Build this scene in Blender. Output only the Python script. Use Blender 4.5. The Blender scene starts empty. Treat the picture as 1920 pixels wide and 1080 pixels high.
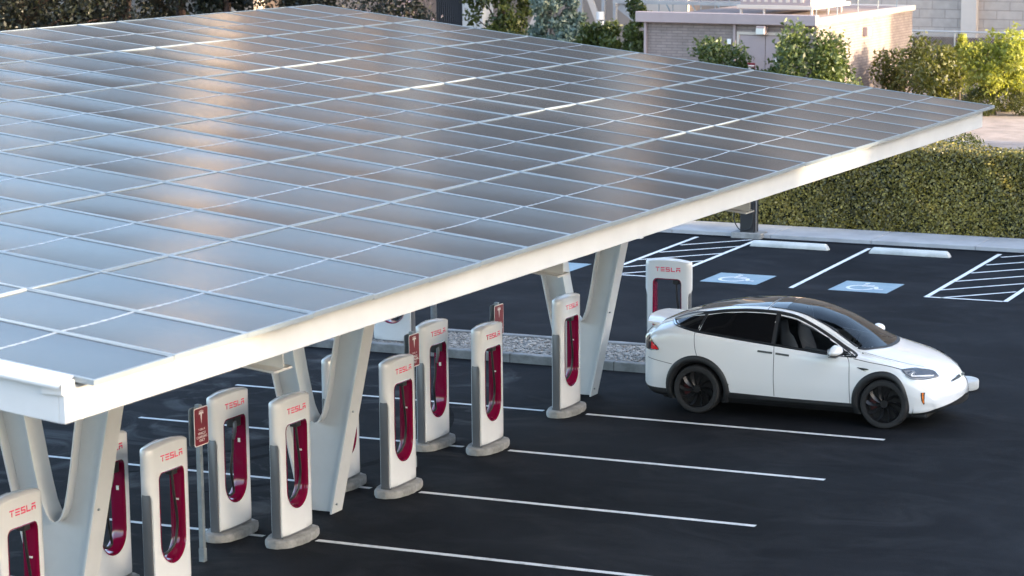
import bpy, bmesh, math, random
import numpy as np
from mathutils import Vector, Matrix, Euler
random.seed(7); rng = np.random.default_rng(11)
R = math.radians
S = bpy.context.scene
COL = S.collection

# ------------------------------------------------------------------ helpers
class NT:
    def __init__(s, name):
        s.m = bpy.data.materials.new(name); s.m.use_nodes = True
        s.t = s.m.node_tree; s.b = s.t.nodes['Principled BSDF']; s.out = s.t.nodes['Material Output']
    def n(s, typ, **kw):
        nd = s.t.nodes.new(typ)
        for k, v in kw.items():
            if k in nd.inputs: nd.inputs[k].default_value = v
            else: setattr(nd, k, v)
        return nd
    def l(s, a, b): s.t.links.new(a, b)

def mat(name, col, rough=.5, metal=0., var=0., vscale=3., bump=0., bscale=40., spec=None, coat=0., col2=None, rvar=0., detail=6., lo=.35, hi=.65):
    """Principled surface with noise-driven colour wear, roughness change and bump."""
    q = NT(name); b = q.b
    b.inputs['Base Color'].default_value = (*col, 1); b.inputs['Roughness'].default_value = rough
    b.inputs['Metallic'].default_value = metal
    if spec is not None: b.inputs['Specular IOR Level'].default_value = spec
    if coat: b.inputs['Coat Weight'].default_value = coat; b.inputs['Coat Roughness'].default_value = .04
    tc = q.n('ShaderNodeNewGeometry') if False else q.n('ShaderNodeTexCoord')
    if var or col2:
        no = q.n('ShaderNodeTexNoise', Scale=vscale, Detail=detail, Roughness=.62)
        q.l(tc.outputs['Object'], no.inputs['Vector'])
        rp = q.n('ShaderNodeValToRGB'); q.l(no.outputs['Fac'], rp.inputs['Fac'])
        c2 = col2 if col2 else tuple(min(1, c*(1+var)) for c in col)
        c1 = col if col2 else tuple(c*(1-var) for c in col)
        rp.color_ramp.elements[0].position = lo; rp.color_ramp.elements[1].position = hi
        rp.color_ramp.elements[0].color = (*c1, 1); rp.color_ramp.elements[1].color = (*c2, 1)
        q.l(rp.outputs['Color'], b.inputs['Base Color'])
        if rvar:
            mr = q.n('ShaderNodeMapRange'); q.l(no.outputs['Fac'], mr.inputs['Value'])
            mr.inputs['From Min'].default_value = .3; mr.inputs['From Max'].default_value = .7
            mr.inputs['To Min'].default_value = rough-rvar; mr.inputs['To Max'].default_value = rough+rvar
            q.l(mr.outputs['Result'], b.inputs['Roughness'])
    if bump:
        n2 = q.n('ShaderNodeTexNoise', Scale=bscale, Detail=5.); q.l(tc.outputs['Object'], n2.inputs['Vector'])
        bp = q.n('ShaderNodeBump', Strength=bump, Distance=.02); q.l(n2.outputs['Fac'], bp.inputs['Height'])
        q.l(bp.outputs['Normal'], b.inputs['Normal'])
    return q.m

def link(name, me, mats=(), parent=None, loc=(0, 0, 0), rot=(0, 0, 0), smooth=False):
    o = bpy.data.objects.new(name, me); COL.objects.link(o)
    for m in (mats if isinstance(mats, (list, tuple)) else [mats]): me.materials.append(m)
    if parent: o.parent = parent
    o.location = loc; o.rotation_euler = rot
    if smooth:
        me.polygons.foreach_set('use_smooth', [True]*len(me.polygons))
        if smooth != True: me.set_sharp_from_angle(angle=R(smooth))
    return o

class MB:
    """collects shapes, then links them as ONE mesh object"""
    def __init__(s): s.v = []; s.f = []; s.mi = []
    def add(s, vs, fs, mi=0):
        k = len(s.v); s.v += [tuple(p) for p in vs]; s.f += [tuple(i+k for i in f) for f in fs]; s.mi += [mi]*len(fs)
    def box(s, x0, x1, y0, y1, z0, z1, mi=0, M=None):
        vs = [Vector((x, y, z)) for z in (z0, z1) for y in (y0, y1) for x in (x0, x1)]
        if M: vs = [M @ v for v in vs]
        s.add(vs, [(0, 2, 3, 1), (4, 5, 7, 6), (0, 1, 5, 4), (2, 6, 7, 3), (0, 4, 6, 2), (1, 3, 7, 5)], mi)
    def bar(s, a, b, w, h=None, mi=0, up=(0, 0, 1)):
        a, b = Vector(a), Vector(b); d = (b-a); L = d.length; d.normalize(); u = Vector(up)
        if abs(d.dot(u)) > .98: u = Vector((1, 0, 0))
        x = d.cross(u).normalized(); y = x.cross(d); h = h or w
        vs = [p + x*sx*w/2 + y*sy*h/2 for p in (a, b) for sx, sy in ((-1, -1), (1, -1), (1, 1), (-1, 1))]
        s.add(vs, [(3, 2, 1, 0), (4, 5, 6, 7)] + [(i, (i+1) % 4, (i+1) % 4+4, i+4) for i in range(4)], mi)
    def tube(s, pts, r, n=8, mi=0, cap=True):
        pts = [Vector(p) for p in pts]; rs = r if isinstance(r, (list, tuple)) else [r]*len(pts)
        rings = []; up = Vector((0, 0, 1))
        prev = None
        for i, p in enumerate(pts):
            t = (pts[min(i+1, len(pts)-1)]-pts[max(i-1, 0)]).normalized()
            if prev is None:
                x = t.cross(Vector((.3, .2, 1)) if abs(t.z) < .9 else Vector((1, .1, 0))).normalized()
            else: x = (prev - t*prev.dot(t)).normalized()
            prev = x; y = t.cross(x)
            rings.append([p+(x*math.cos(a)+y*math.sin(a))*rs[i] for a in [k*2*math.pi/n for k in range(n)]])
        vs = [v for r_ in rings for v in r_]; fs = []
        for i in range(len(pts)-1):
            for k in range(n): fs.append((i*n+k, i*n+(k+1) % n, (i+1)*n+(k+1) % n, (i+1)*n+k))
        if cap: fs += [tuple(range(n))[::-1], tuple(range((len(pts)-1)*n, len(pts)*n))]
        s.add(vs, fs, mi)
    def prism(s, poly, z0, z1, mi=0, M=None):
        n = len(poly); vs = [Vector((x, y, z0)) for x, y in poly]+[Vector((x, y, z1)) for x, y in poly]
        if M: vs = [M @ v for v in vs]
        s.add(vs, [tuple(range(n))[::-1], tuple(range(n, 2*n))]+[(i, (i+1) % n, (i+1) % n+n, i+n) for i in range(n)], mi)
    def build(s, name, mats, parent=None, loc=(0, 0, 0), rot=(0, 0, 0), smooth=False, bevel=0, seg=2):
        me = bpy.data.meshes.new(name); me.from_pydata(s.v, [], s.f); me.update()
        bm = bmesh.new(); bm.from_mesh(me)
        for f, i in zip(bm.faces, s.mi): f.material_index = i
        bmesh.ops.recalc_face_normals(bm, faces=bm.faces)
        if bevel:
            ed = [e for e in bm.edges if len(e.link_faces) == 2 and e.calc_face_angle(0) > .5]
            bmesh.ops.bevel(bm, geom=ed, offset=bevel, segments=seg, profile=.5, affect='EDGES', clamp_overlap=True)
        bm.to_mesh(me); bm.free()
        return link(name, me, mats, parent, loc, rot, smooth)

def tag(o, label=None, cat=None, group=None, kind=None):
    if label: o['label'] = label
    if cat: o['category'] = cat
    if group: o['group'] = group
    if kind: o['kind'] = kind
    return o
def thing(name, loc, label, cat, group=None, rz=0):
    o = bpy.data.objects.new(name, None); COL.objects.link(o); o.location = loc; o.rotation_euler = (0, 0, rz)
    o.empty_display_size = .2
    return tag(o, label, cat, group)
def struct(o): o['kind'] = 'structure'; return o
def children(o): return [c for c in bpy.data.objects if c.parent == o]
def dup(root, loc, label, rz=None, skip=()):
    r = root.copy(); COL.objects.link(r); r.location = loc; r['label'] = label
    if rz is not None: r.rotation_euler = (0, 0, rz)
    for ch in children(root):
        if ch.name.split('.')[0] in skip: continue
        c = ch.copy(); COL.objects.link(c); c.parent = r
        for g in children(ch):
            d = g.copy(); COL.objects.link(d); d.parent = c
    return r
def cat_rom(P, n=6, closed=False):
    P = [np.array(p, float) for p in P]; out = []; m = len(P)
    for i in range(m if closed else m-1):
        p0, p1, p2, p3 = [P[(i+k) % m] if closed else P[min(max(i+k, 0), m-1)] for k in (-1, 0, 1, 2)]
        for t in np.linspace(0, 1, n, endpoint=False):
            out.append(.5*((2*p1)+(-p0+p2)*t+(2*p0-5*p1+4*p2-p3)*t*t+(-p0+3*p1-3*p2+p3)*t**3))
    if not closed: out.append(P[-1])
    return out

# ------------------------------------------------------------------ materials
def asphalt():
    q = NT('asphalt'); b = q.b; tc = q.n('ShaderNodeTexCoord')
    n1 = q.n('ShaderNodeTexNoise', Scale=.35, Detail=8., Roughness=.6); q.l(tc.outputs['Object'], n1.inputs['Vector'])
    r1 = q.n('ShaderNodeValToRGB'); q.l(n1.outputs['Fac'], r1.inputs['Fac'])
    r1.color_ramp.elements[0].position = .3; r1.color_ramp.elements[0].color = (.0052, .0058, .0076, 1)
    r1.color_ramp.elements[1].position = .75; r1.color_ramp.elements[1].color = (.0175, .0192, .023, 1)
    # pale dust streaks, stretched along the driving direction
    mp = q.n('ShaderNodeMapping'); mp.inputs['Scale'].default_value = (.65, 1.05, 1); mp.inputs['Rotation'].default_value = (0, 0, R(8)); q.l(tc.outputs['Object'], mp.inputs['Vector'])
    n2 = q.n('ShaderNodeTexNoise', Scale=.9, Detail=9., Roughness=.66, Distortion=1.2); q.l(mp.outputs['Vector'], n2.inputs['Vector'])
    r2 = q.n('ShaderNodeValToRGB'); q.l(n2.outputs['Fac'], r2.inputs['Fac'])
    r2.color_ramp.elements[0].position = .48; r2.color_ramp.elements[0].color = (0, 0, 0, 1)
    r2.color_ramp.elements[1].position = .8; r2.color_ramp.elements[1].color = (.42, .42, .42, 1)
    m1 = q.n('ShaderNodeMixRGB'); m1.inputs[2].default_value = (.045, .047, .052, 1)
    q.l(r2.outputs['Color'], m1.inputs[0]); q.l(r1.outputs['Color'], m1.inputs[1])
    # chalky scuffs between the two rows of posts
    sx = q.n('ShaderNodeSeparateXYZ'); q.l(tc.outputs['Object'], sx.inputs[0])
    g = q.n('ShaderNodeMapRange', interpolation_type='SMOOTHSTEP'); q.l(sx.outputs['X'], g.inputs['Value'])
    for k, v in zip(('From Min', 'From Max', 'To Min', 'To Max'), (.1, -2.0, 0, 1)): g.inputs[k].default_value = v
    g2 = q.n('ShaderNodeMapRange', interpolation_type='SMOOTHSTEP'); q.l(sx.outputs['Y'], g2.inputs['Value'])
    for k, v in zip(('From Min', 'From Max', 'To Min', 'To Max'), (3.3, 2.2, 0, 1)): g2.inputs[k].default_value = v
    mm = q.n('ShaderNodeMath', operation='MULTIPLY'); q.l(g.outputs[0], mm.inputs[0]); q.l(g2.outputs[0], mm.inputs[1])
    n3 = q.n('ShaderNodeTexNoise', Scale=.55, Detail=7., Roughness=.58, Distortion=2.6); q.l(tc.outputs['Object'], n3.inputs['Vector'])
    r3 = q.n('ShaderNodeValToRGB'); q.l(n3.outputs['Fac'], r3.inputs['Fac'])
    r3.color_ramp.elements[0].position = .52; r3.color_ramp.elements[0].color = (0, 0, 0, 1)
    r3.color_ramp.elements[1].position = .78; r3.color_ramp.elements[1].color = (.6, .6, .6, 1)
    m3 = q.n('ShaderNodeMath', operation='MULTIPLY'); q.l(mm.outputs[0], m3.inputs[0]); q.l(r3.outputs['Color'], m3.inputs[1])
    m2 = q.n('ShaderNodeMixRGB'); m2.inputs[2].default_value = (.16, .165, .17, 1)
    q.l(m3.outputs[0], m2.inputs[0]); q.l(m1.outputs[0], m2.inputs[1])
    # fine aggregate
    n4 = q.n('ShaderNodeTexNoise', Scale=60., Detail=3.); q.l(tc.outputs['Object'], n4.inputs['Vector'])
    m4 = q.n('ShaderNodeMixRGB', blend_type='OVERLAY'); m4.inputs[0].default_value = .45
    q.l(m2.outputs[0], m4.inputs[1]); q.l(n4.outputs['Fac'], m4.inputs[2]); q.l(m4.outputs[0], b.inputs['Base Color'])
    b.inputs['Roughness'].default_value = .75; b.inputs['Specular IOR Level'].default_value = .05
    bp = q.n('ShaderNodeBump', Strength=.35, Distance=.012); q.l(n4.outputs['Fac'], bp.inputs['Height']); q.l(bp.outputs['Normal'], b.inputs['Normal'])
    return q.m

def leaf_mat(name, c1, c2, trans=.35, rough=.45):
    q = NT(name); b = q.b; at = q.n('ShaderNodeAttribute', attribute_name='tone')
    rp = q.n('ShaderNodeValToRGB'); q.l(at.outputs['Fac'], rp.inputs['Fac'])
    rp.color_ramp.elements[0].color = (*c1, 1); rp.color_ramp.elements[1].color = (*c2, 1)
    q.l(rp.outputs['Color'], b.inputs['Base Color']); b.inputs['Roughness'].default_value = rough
    tr = q.n('ShaderNodeBsdfTranslucent'); mx = q.n('ShaderNodeMixShader'); mx.inputs[0].default_value = trans
    g = q.n('ShaderNodeMixRGB', blend_type='MULTIPLY'); g.inputs[0].default_value = 1; g.inputs[2].default_value = (1.3, 1.35, .7, 1)
    q.l(rp.outputs['Color'], g.inputs[1]); q.l(g.outputs[0], tr.inputs['Color'])
    q.l(b.outputs[0], mx.inputs[1]); q.l(tr.outputs[0], mx.inputs[2]); q.l(mx.outputs[0], q.out.inputs['Surface'])
    return q.m

def block_mat(name, c1, c2, mortar, bw, bh, ms=.012, var=.15, along='X'):
    """brick or block wall laid in object space on vertical faces"""
    q = NT(name); b = q.b; tc = q.n('ShaderNodeTexCoord'); sp = q.n('ShaderNodeSeparateXYZ'); q.l(tc.outputs['Object'], sp.inputs[0])
    ad = q.n('ShaderNodeMath', operation='ADD'); q.l(sp.outputs['X'], ad.inputs[0]); q.l(sp.outputs['Y'], ad.inputs[1])
    cb = q.n('ShaderNodeCombineXYZ'); q.l(ad.outputs[0], cb.inputs[0]); q.l(sp.outputs['Z'], cb.inputs[1])
    br = q.n('ShaderNodeTexBrick'); br.inputs['Scale'].default_value = 1
    br.inputs['Brick Width'].default_value = bw; br.inputs['Row Height'].default_value = bh; br.inputs['Mortar Size'].default_value = ms
    br.inputs['Color1'].default_value = (*c1, 1); br.inputs['Color2'].default_value = (*c2, 1); br.inputs['Mortar'].default_value = (*mortar, 1)
    q.l(cb.outputs[0], br.inputs['Vector'])
    no = q.n('ShaderNodeTexNoise', Scale=2.5, Detail=7.); q.l(tc.outputs['Object'], no.inputs['Vector'])
    mx = q.n('ShaderNodeMixRGB', blend_type='OVERLAY'); mx.inputs[0].default_value = var*2
    q.l(br.outputs['Color'], mx.inputs[1]); q.l(no.outputs['Fac'], mx.inputs[2]); q.l(mx.outputs[0], b.inputs['Base Color'])
    b.inputs['Roughness'].default_value = .85
    bp = q.n('ShaderNodeBump', Strength=.6, Distance=.02); q.l(br.outputs['Fac'], bp.inputs['Height']); bp.invert = True; q.l(bp.outputs['Normal'], b.inputs['Normal'])
    return q.m

def solar_mat():
    q = NT('solar_glass'); b = q.b; tc = q.n('ShaderNodeTexCoord')
    oi = q.n('ShaderNodeObjectInfo')
    n1 = q.n('ShaderNodeTexNoise', Scale=220., Detail=2.); q.l(tc.outputs['Object'], n1.inputs['Vector'])
    bp = q.n('ShaderNodeBump', Strength=.10, Distance=.004); q.l(n1.outputs['Fac'], bp.inputs['Height'])
    n2 = q.n('ShaderNodeTexNoise', Scale=1.1, Detail=1.); q.l(tc.outputs['Object'], n2.inputs['Vector'])
    b2 = q.n('ShaderNodeBump', Strength=.10, Distance=.012); q.l(n2.outputs['Fac'], b2.inputs['Height']); q.l(bp.outputs['Normal'], b2.inputs['Normal'])
    q.l(b2.outputs['Normal'], b.inputs['Normal'])
    # thin dust film: a little pale speckle
    n3 = q.n('ShaderNodeTexNoise', Scale=70., Detail=4.); q.l(tc.outputs['Object'], n3.inputs['Vector'])
    rp = q.n('ShaderNodeValToRGB'); q.l(n3.outputs['Fac'], rp.inputs['Fac'])
    rp.color_ramp.elements[0].position = .45; rp.color_ramp.elements[0].color = (.018, .018, .021, 1)
    rp.color_ramp.elements[1].position = .75; rp.color_ramp.elements[1].color = (.052, .051, .051, 1)
    q.l(rp.outputs['Color'], b.inputs['Base Color']); b.inputs['Roughness'].default_value = .13
    b.inputs['IOR'].default_value = 1.24
    return q.m

def glass_mat(name, tint, rough=.02):
    q = NT(name); q.t.nodes.remove(q.b)
    fr = q.n('ShaderNodeFresnel', IOR=1.5); tr = q.n('ShaderNodeBsdfTransparent'); tr.inputs[0].default_value = (*tint, 1)
    gl = q.n('ShaderNodeBsdfGlossy', Roughness=rough); mx = q.n('ShaderNodeMixShader')
    q.l(fr.outputs[0], mx.inputs[0]); q.l(tr.outputs[0], mx.inputs[1]); q.l(gl.outputs[0], mx.inputs[2]); q.l(mx.outputs[0], q.out.inputs['Surface'])
    return q.m

M = dict(
    asphalt=asphalt(), ground=mat('pale_gravel_ground', (.30, .24, .21), .95, var=.25, vscale=1.2, bump=.9, bscale=14, detail=12),
    paint=mat('line_paint', (.66, .67, .68), .6, col2=(.22, .225, .23), vscale=7, lo=.52, hi=.80, detail=10, bump=.2, bscale=60),
    blue=mat('blue_paint', (.165, .25, .31), .6, col2=(.23, .31, .36), vscale=3, bump=.2, bscale=60),
    walk=mat('sidewalk_concrete', (.36, .36, .37), .85, var=.12, vscale=1.5, bump=.25, bscale=30),
    conc=mat('kerb_concrete', (.20, .205, .21), .85, var=.3, vscale=3, bump=.4, bscale=25, detail=10),
    base=mat('pedestal_concrete', (.34, .335, .325), .9, col2=(.19, .187, .18), vscale=5, bump=.5, bscale=30, detail=10),
    stop=mat('wheel_stop_concrete', (.47, .48, .47), .85, var=.12, vscale=4, bump=.3, bscale=30),
    steel=mat('white_painted_steel', (.53, .54, .55), .42, var=.05, vscale=1.4, bump=.04, bscale=8),
    shell=mat('white_gloss_shell', (.67, .675, .685), .16, var=.02, vscale=3, coat=.5),
    silver=mat('satin_grey_panel', (.15, .157, .17), .38, metal=.35, var=.05, vscale=1.5),
    red=mat('crimson_gloss', (.19, .003, .032), .12, coat=.6),
    letter=mat('red_lettering', (.72, .004, .075), .4),
    black=mat('black_rubber', (.012, .012, .013), .45), blackp=mat('black_plastic', (.016, .016, .018), .55, bump=.1, bscale=120),
    maroon=mat('maroon_sign', (.20, .014, .026), .4), white=mat('white_vinyl', (.78, .76, .74), .45), galv=mat('galvanised_steel', (.30, .34, .37), .45, metal=.6, var=.15, vscale=9),
    alu=mat('anodised_frame', (.25, .285, .31), .42, metal=.15, var=.06, vscale=5), solar=solar_mat(), midline=mat('white_cell_gap', (.36, .37, .38), .3),
    car=mat('white_car_paint', (.76, .765, .77), .25, coat=1.0), tint=mat('privacy_glass', (.006, .006, .007), .04, coat=.3),
    roofg=mat('dark_roof_glass', (.012, .011, .012), .05, coat=.4), front_glass=glass_mat('tinted_door_glass', (.30, .31, .32)), wind_glass=glass_mat('windscreen_glass', (.42, .43, .43)),
    tyre=mat('tyre_rubber', (.014, .014, .015), .75, bump=.2, bscale=50), rim=mat('satin_black_rim', (.026, .026, .028), .33, metal=.5), caliper=mat('red_caliper', (.05, .004, .006), .35),
    clad=mat('dark_cladding', (.018, .019, .021), .5), chrome=mat('chrome_trim', (.6, .61, .62), .12, metal=1.), gap=mat('shut_line', (.035, .036, .038), .6),
    seat=mat('pale_leather', (.42, .42, .42), .5), cabin=mat('dark_cabin', (.012, .012, .013), .7), lens=mat('clear_lamp_lens', (.16, .165, .175), .2, coat=.3), lensd=mat('dark_lamp_housing', (.03, .03, .035), .1, coat=1.),
    taill=mat('red_tail_lens', (.85, .015, .02), .12, coat=1.), taild=mat('smoked_tail_lens', (.03, .012, .014), .1, coat=1.), amber=mat('amber_lens', (.85, .22, .02), .3, coat=1.),
    bark=mat('reddish_bark', (.075, .045, .035), .9, var=.4, vscale=6, bump=.8, bscale=20), twig=mat('grey_bark', (.10, .08, .065), .9, var=.3, vscale=6),
    brick=block_mat('pink_brick', (.265, .215, .20), (.225, .18, .168), (.165, .135, .128), .40, .10, .012, .18),
    block=block_mat('beige_block', (.46, .38, .33), (.42, .35, .30), (.33, .27, .235), 1.2, .4, .02, .12),
    stucco=mat('beige_stucco', (.30, .245, .21), .9, var=.08, vscale=.4, bump=.2, bscale=20), stucco3=mat('light_tan_stucco', (.40, .325, .28), .9, var=.06, vscale=.5), stucco2=mat('pale_stucco', (.56, .48, .42), .9, var=.06, vscale=.5),
    mauve=mat('mauve_painted_metal', (.34, .27, .27), .6, var=.06, vscale=1), roofg2=mat('gravel_roof', (.28, .21, .19), .95, var=.2, vscale=3, bump=.4),
    colc=mat('pale_concrete', (.46, .47, .47), .8, var=.1, vscale=1.5, bump=.2), corr=mat('dark_corrugated_metal', (.05, .055, .065), .5, metal=.3), greyst=mat('grey_steel', (.36, .36, .37), .5, metal=.3, var=.1),
    wire=mat('fence_wire', (.55, .53, .50), .45, metal=.6), screen=mat('brown_screen', (.13, .075, .055), .9, var=.3, vscale=2), lampg=mat('frosted_lamp', (.62, .62, .58), .4), stone=mat('grey_pebbles', (.27, .262, .25), .9, var=.32, vscale=9, detail=2, lo=.4, hi=.6),
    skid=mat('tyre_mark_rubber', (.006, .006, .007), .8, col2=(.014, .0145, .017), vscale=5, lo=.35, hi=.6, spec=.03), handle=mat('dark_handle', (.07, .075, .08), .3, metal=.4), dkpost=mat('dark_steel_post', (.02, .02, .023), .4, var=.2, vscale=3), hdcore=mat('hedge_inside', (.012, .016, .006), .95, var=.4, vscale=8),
    off=mat('sun_blocker_wall', (.34, .30, .27), .8, var=.06, vscale=.3), offd=mat('office_window_band', (.03, .035, .04), .15),
)
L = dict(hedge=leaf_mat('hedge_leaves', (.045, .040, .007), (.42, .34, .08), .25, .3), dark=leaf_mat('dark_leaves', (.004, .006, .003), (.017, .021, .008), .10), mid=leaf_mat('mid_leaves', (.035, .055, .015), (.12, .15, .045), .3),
         olive=leaf_mat('olive_leaves', (.05, .06, .015), (.16, .16, .04), .35), lemon=leaf_mat('yellow_green_leaves', (.19, .20, .04), (.48, .48, .11), .5), blue=leaf_mat('blue_green_leaves', (.055, .085, .07), (.16, .21, .18), .25), green=leaf_mat('bright_green_leaves', (.03, .045, .010), (.10, .12, .03), .3),
         pink=leaf_mat('pink_blossom', (.38, .26, .28), (.62, .5, .52), .2))

# ------------------------------------------------------------------ ground, paving, markings
def sheet(name, poly, z, m, th=0):
    mb = MB()
    if th: mb.prism(poly, z-th, z)
    else: mb.add([(x, y, z) for x, y in poly], [tuple(range(len(poly)))])
    return struct(mb.build(name, m))
sheet('ground', [(-700, -500), (500, -500), (500, 700), (-700, 700)], -.02, M['ground'])
sheet('parking_lot', [(-60, -60), (45, -60), (45, 19.75), (-60, 19.75)], 0, M['asphalt'])
def sidewalk():
    mb = MB()
    x = -40.
    while x < 30:
        mb.box(x+.006, x+2.394, 19.55, 21.15, -.015, .10); x += 2.4
    return struct(mb.build('sidewalk', M['walk'], bevel=.012))
sidewalk()
sheet('road_edge_strip', [(-60, 19.40), (45, 19.40), (45, 19.549), (-60, 19.549)], .012, M['asphalt'])

def line(name, a, b, w=.10, z=.004):
    a, b = Vector((*a, 0)), Vector((*b, 0)); d = (b-a).normalized(); p = Vector((-d.y, d.x, 0))*w/2
    n = max(2, int((b-a).length/.35)); mb = MB(); vs = []
    for i in range(n+1):
        c = a+(b-a)*i/n; j = random.uniform(-.006, .006)
        vs += [(c.x+p.x*(1+j*8), c.y+p.y*(1+j*8), z), (c.x-p.x*(1-j*8), c.y-p.y*(1-j*8), z)]
    mb.add(vs, [(2*i, 2*i+1, 2*i+3, 2*i+2) for i in range(n)])
    return struct(mb.build(name, M['paint']))
SP = 2.7432
def tyre_mark(cx, cy, r, a0, a1, w=.16):
    mb = MB(); N = 40; vs = []
    for k in range(N+1):
        a = R(a0+(a1-a0)*k/N); ww = w*(1-abs(2*k/N-1)**4)*.5+.002
        vs += [(cx+(r-ww)*math.cos(a), cy+(r-ww)*math.sin(a), .0022), (cx+(r+ww)*math.cos(a), cy+(r+ww)*math.sin(a), .0022)]
    mb.add(vs, [(2*i, 2*i+1, 2*i+3, 2*i+2) for i in range(N)]); return struct(mb.build('tyre_mark', M['skid']))
for cx_, cy_, r_m, a0_, a1_ in ((-6.2, -3.2, 3.4, -60, 60), (-6.2, -3.2, 4.9, -50, 55), (-6.8, -2.6, 3.6, -50, 50)): tyre_mark(cx_, cy_, r_m, a0_, a1_)
for k in range(6): line('parking_line', (0, -k*SP), (4.72, -k*SP))
for k in range(5):
    line('parking_line', (-6.1, -.07-k*2.76), (-.70, -.02-k*2.76), .09)
# accessible bays
line('parking_line', (-1.20, 12.92), (-1.45, 18.95)); 
def hatch(x0, x1, y0, y1, front=True, n=6, dx=1.65):
    line('hatch_line', (x0+.05, y0), (x0-.12, y1)); line('hatch_line', (x1+.05, y0+.05), (x1-.12, y1))
    if front: line('hatch_line', (x0, y0), (x1, y0+.03), .09, .0085)
    for i in range(n):      # slanted bars, clipped where they leave the box
        ya = y0-.35+i*1.24; yb = ya+dx; xa, xb = x0+.03, x1-.05
        if ya < y0: xa += (xb-xa)*(y0-ya)/dx; ya = y0
        if yb > y1: xb = xa+(xb-xa)*(y1-ya)/(yb-ya); yb = y1
        if yb-ya > .3: line('hatch_line', (xa, ya), (xb, yb), .08, .0085)
hatch(1.57, 3.14, 12.87, 19.2); hatch(-5.52, -4.08, 13.15, 19.2)
def wheelchair(name, cx, cy):
    mb = MB(); h = .64
    mb.add([(cx-.61, cy-h, .004), (cx+.61, cy-h, .004), (cx+.60, cy+h, .004), (cx-.62, cy+h, .004)], [(0, 1, 2, 3)])
    o = struct(mb.build(name, M['blue'])); w = MB(); z = .0085
    sx, sy = .45, .48
    def quad(a, b, t):
        a, b = Vector((a[0]*sx, a[1]*sy, 0)), Vector((b[0]*sx, b[1]*sy, 0)); d = (b-a).normalized(); p = Vector((-d.y, d.x, 0))*t/2
        w.add([(cx+v.x, cy+v.y, z) for v in (a-p, b-p, b+p, a+p)], [(0, 1, 2, 3)])
    N = 26; a0, a1 = R(100), R(355); ri, ro = .50, .66; vs = []
    for i in range(N+1):
        a = a0+(a1-a0)*i/N
        vs += [(cx+(-.18+ri*math.cos(a))*sx, cy+(-.28+ri*math.sin(a))*sy, z), (cx+(-.18+ro*math.cos(a))*sx, cy+(-.28+ro*math.sin(a))*sy, z)]
    w.add(vs, [(2*i, 2*i+1, 2*i+3, 2*i+2) for i in range(N)])
    quad((-.22, .62), (-.16, .06), .085); quad((-.19, .09), (.42, .09), .085); quad((.40, .12), (.62, -.50), .085); quad((.58, -.50), (.90, -.44), .075); quad((-.2, .36), (.26, .36), .07)
    hd = [(cx+(-.24+.12*math.cos(t))*sx, cy+(.86+.12*math.sin(t))*sy, z) for t in [k*math.pi/8 for k in range(16)]]
    w.add(hd, [tuple(range(16))])
    s = w.build('wheelchair_mark', M['paint'], o)
for cx, cy in ((-2.58, 13.65), (.165, 13.62), (-6.75, 13.7)): wheelchair('accessible_symbol', cx, cy)

# traffic island: kerb ring, rounded nose, pebble bed
def island():
    x0, x1, y0, y1, kw = -9.2, 3.0, 3.42, 5.25, .16
    def outline(o):
        pts = [(x0-o, y0-o), (x1, y0-o)]
        r = (y1-y0)/2+o; cy = (y0+y1)/2
        pts += [(x1+r*.75*math.cos(a), cy+r*math.sin(a)) for a in np.linspace(-math.pi/2, math.pi/2, 15)[1:-1]]
        return pts+[(x1, y1+o), (x0-o, y1+o)]
    A, B = outline(0), outline(-kw); n = len(A); mb = MB(); H = .15
    vs = [(x, y, -.01) for x, y in A]+[(x, y, H) for x, y in A]+[(x, y, H) for x, y in B]+[(x, y, .02) for x, y in B]
    fs = []
    for i in range(n):
        j = (i+1) % n
        fs += [(i, j, n+j, n+i), (n+i, n+j, 2*n+j, 2*n+i), (2*n+i, 2*n+j, 3*n+j, 3*n+i)]
    mb.add(vs, fs); struct(mb.build('kerb', M['conc'], bevel=.02))
    jm = MB()
    for x in np.arange(-8.6, 3, 1.9): jm.box(x-.006, x+.006, y0-.002, y0+kw+.002, -.01, H+.002)
    struct(jm.build('kerb_joint', M['gap']))
    st = MB()
    ico = [(0, 0, 1), (.89, 0, .45), (.28, .85, .45), (-.72, .53, .45), (-.72, -.53, .45), (.28, -.85, .45), (0, 0, -.3)]
    fi = [(0, 1, 2), (0, 2, 3), (0, 3, 4), (0, 4, 5), (0, 5, 1), (6, 2, 1), (6, 3, 2), (6, 4, 3), (6, 5, 4), (6, 1, 5)]
    for k in range(6500):
        x, y = random.uniform(-7.2, .3), random.uniform(y0+kw, y1-kw); s = random.uniform(.016, .042); a = random.random()*6.28; q = random.uniform(.6, 1.4)
        c, sn = math.cos(a), math.sin(a)
        st.add([(x+s*(u*c*q-v*sn), y+s*(u*sn*q+v*c), .105+s*w*.8) for u, v, w in ico], fi)
    me = bpy.data.meshes.new('gravel'); me.from_pydata(st.v, [], st.f)
    g = link('gravel', me, M['stone']); g['kind'] = 'stuff'; g['label'] = 'loose grey gravel filling the traffic island'
    sheet('gravel_base', [(x, y) for x, y in outline(-kw-.002)], .10, M['stone'])
island()
# white rounded cap closing the island's nose
mb = MB(); mb.prism([(4.74+.25*math.cos(a), 4.20+.30*math.sin(a)) for a in np.linspace(0, 2*math.pi, 29)[:-1]], .0, .155)
mb.v = mb.v
tag(mb.build('bollard_base', M['stop'], bevel=.03, smooth=40), 'low round white concrete block on the asphalt in front of the car nose', 'concrete block')

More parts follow.
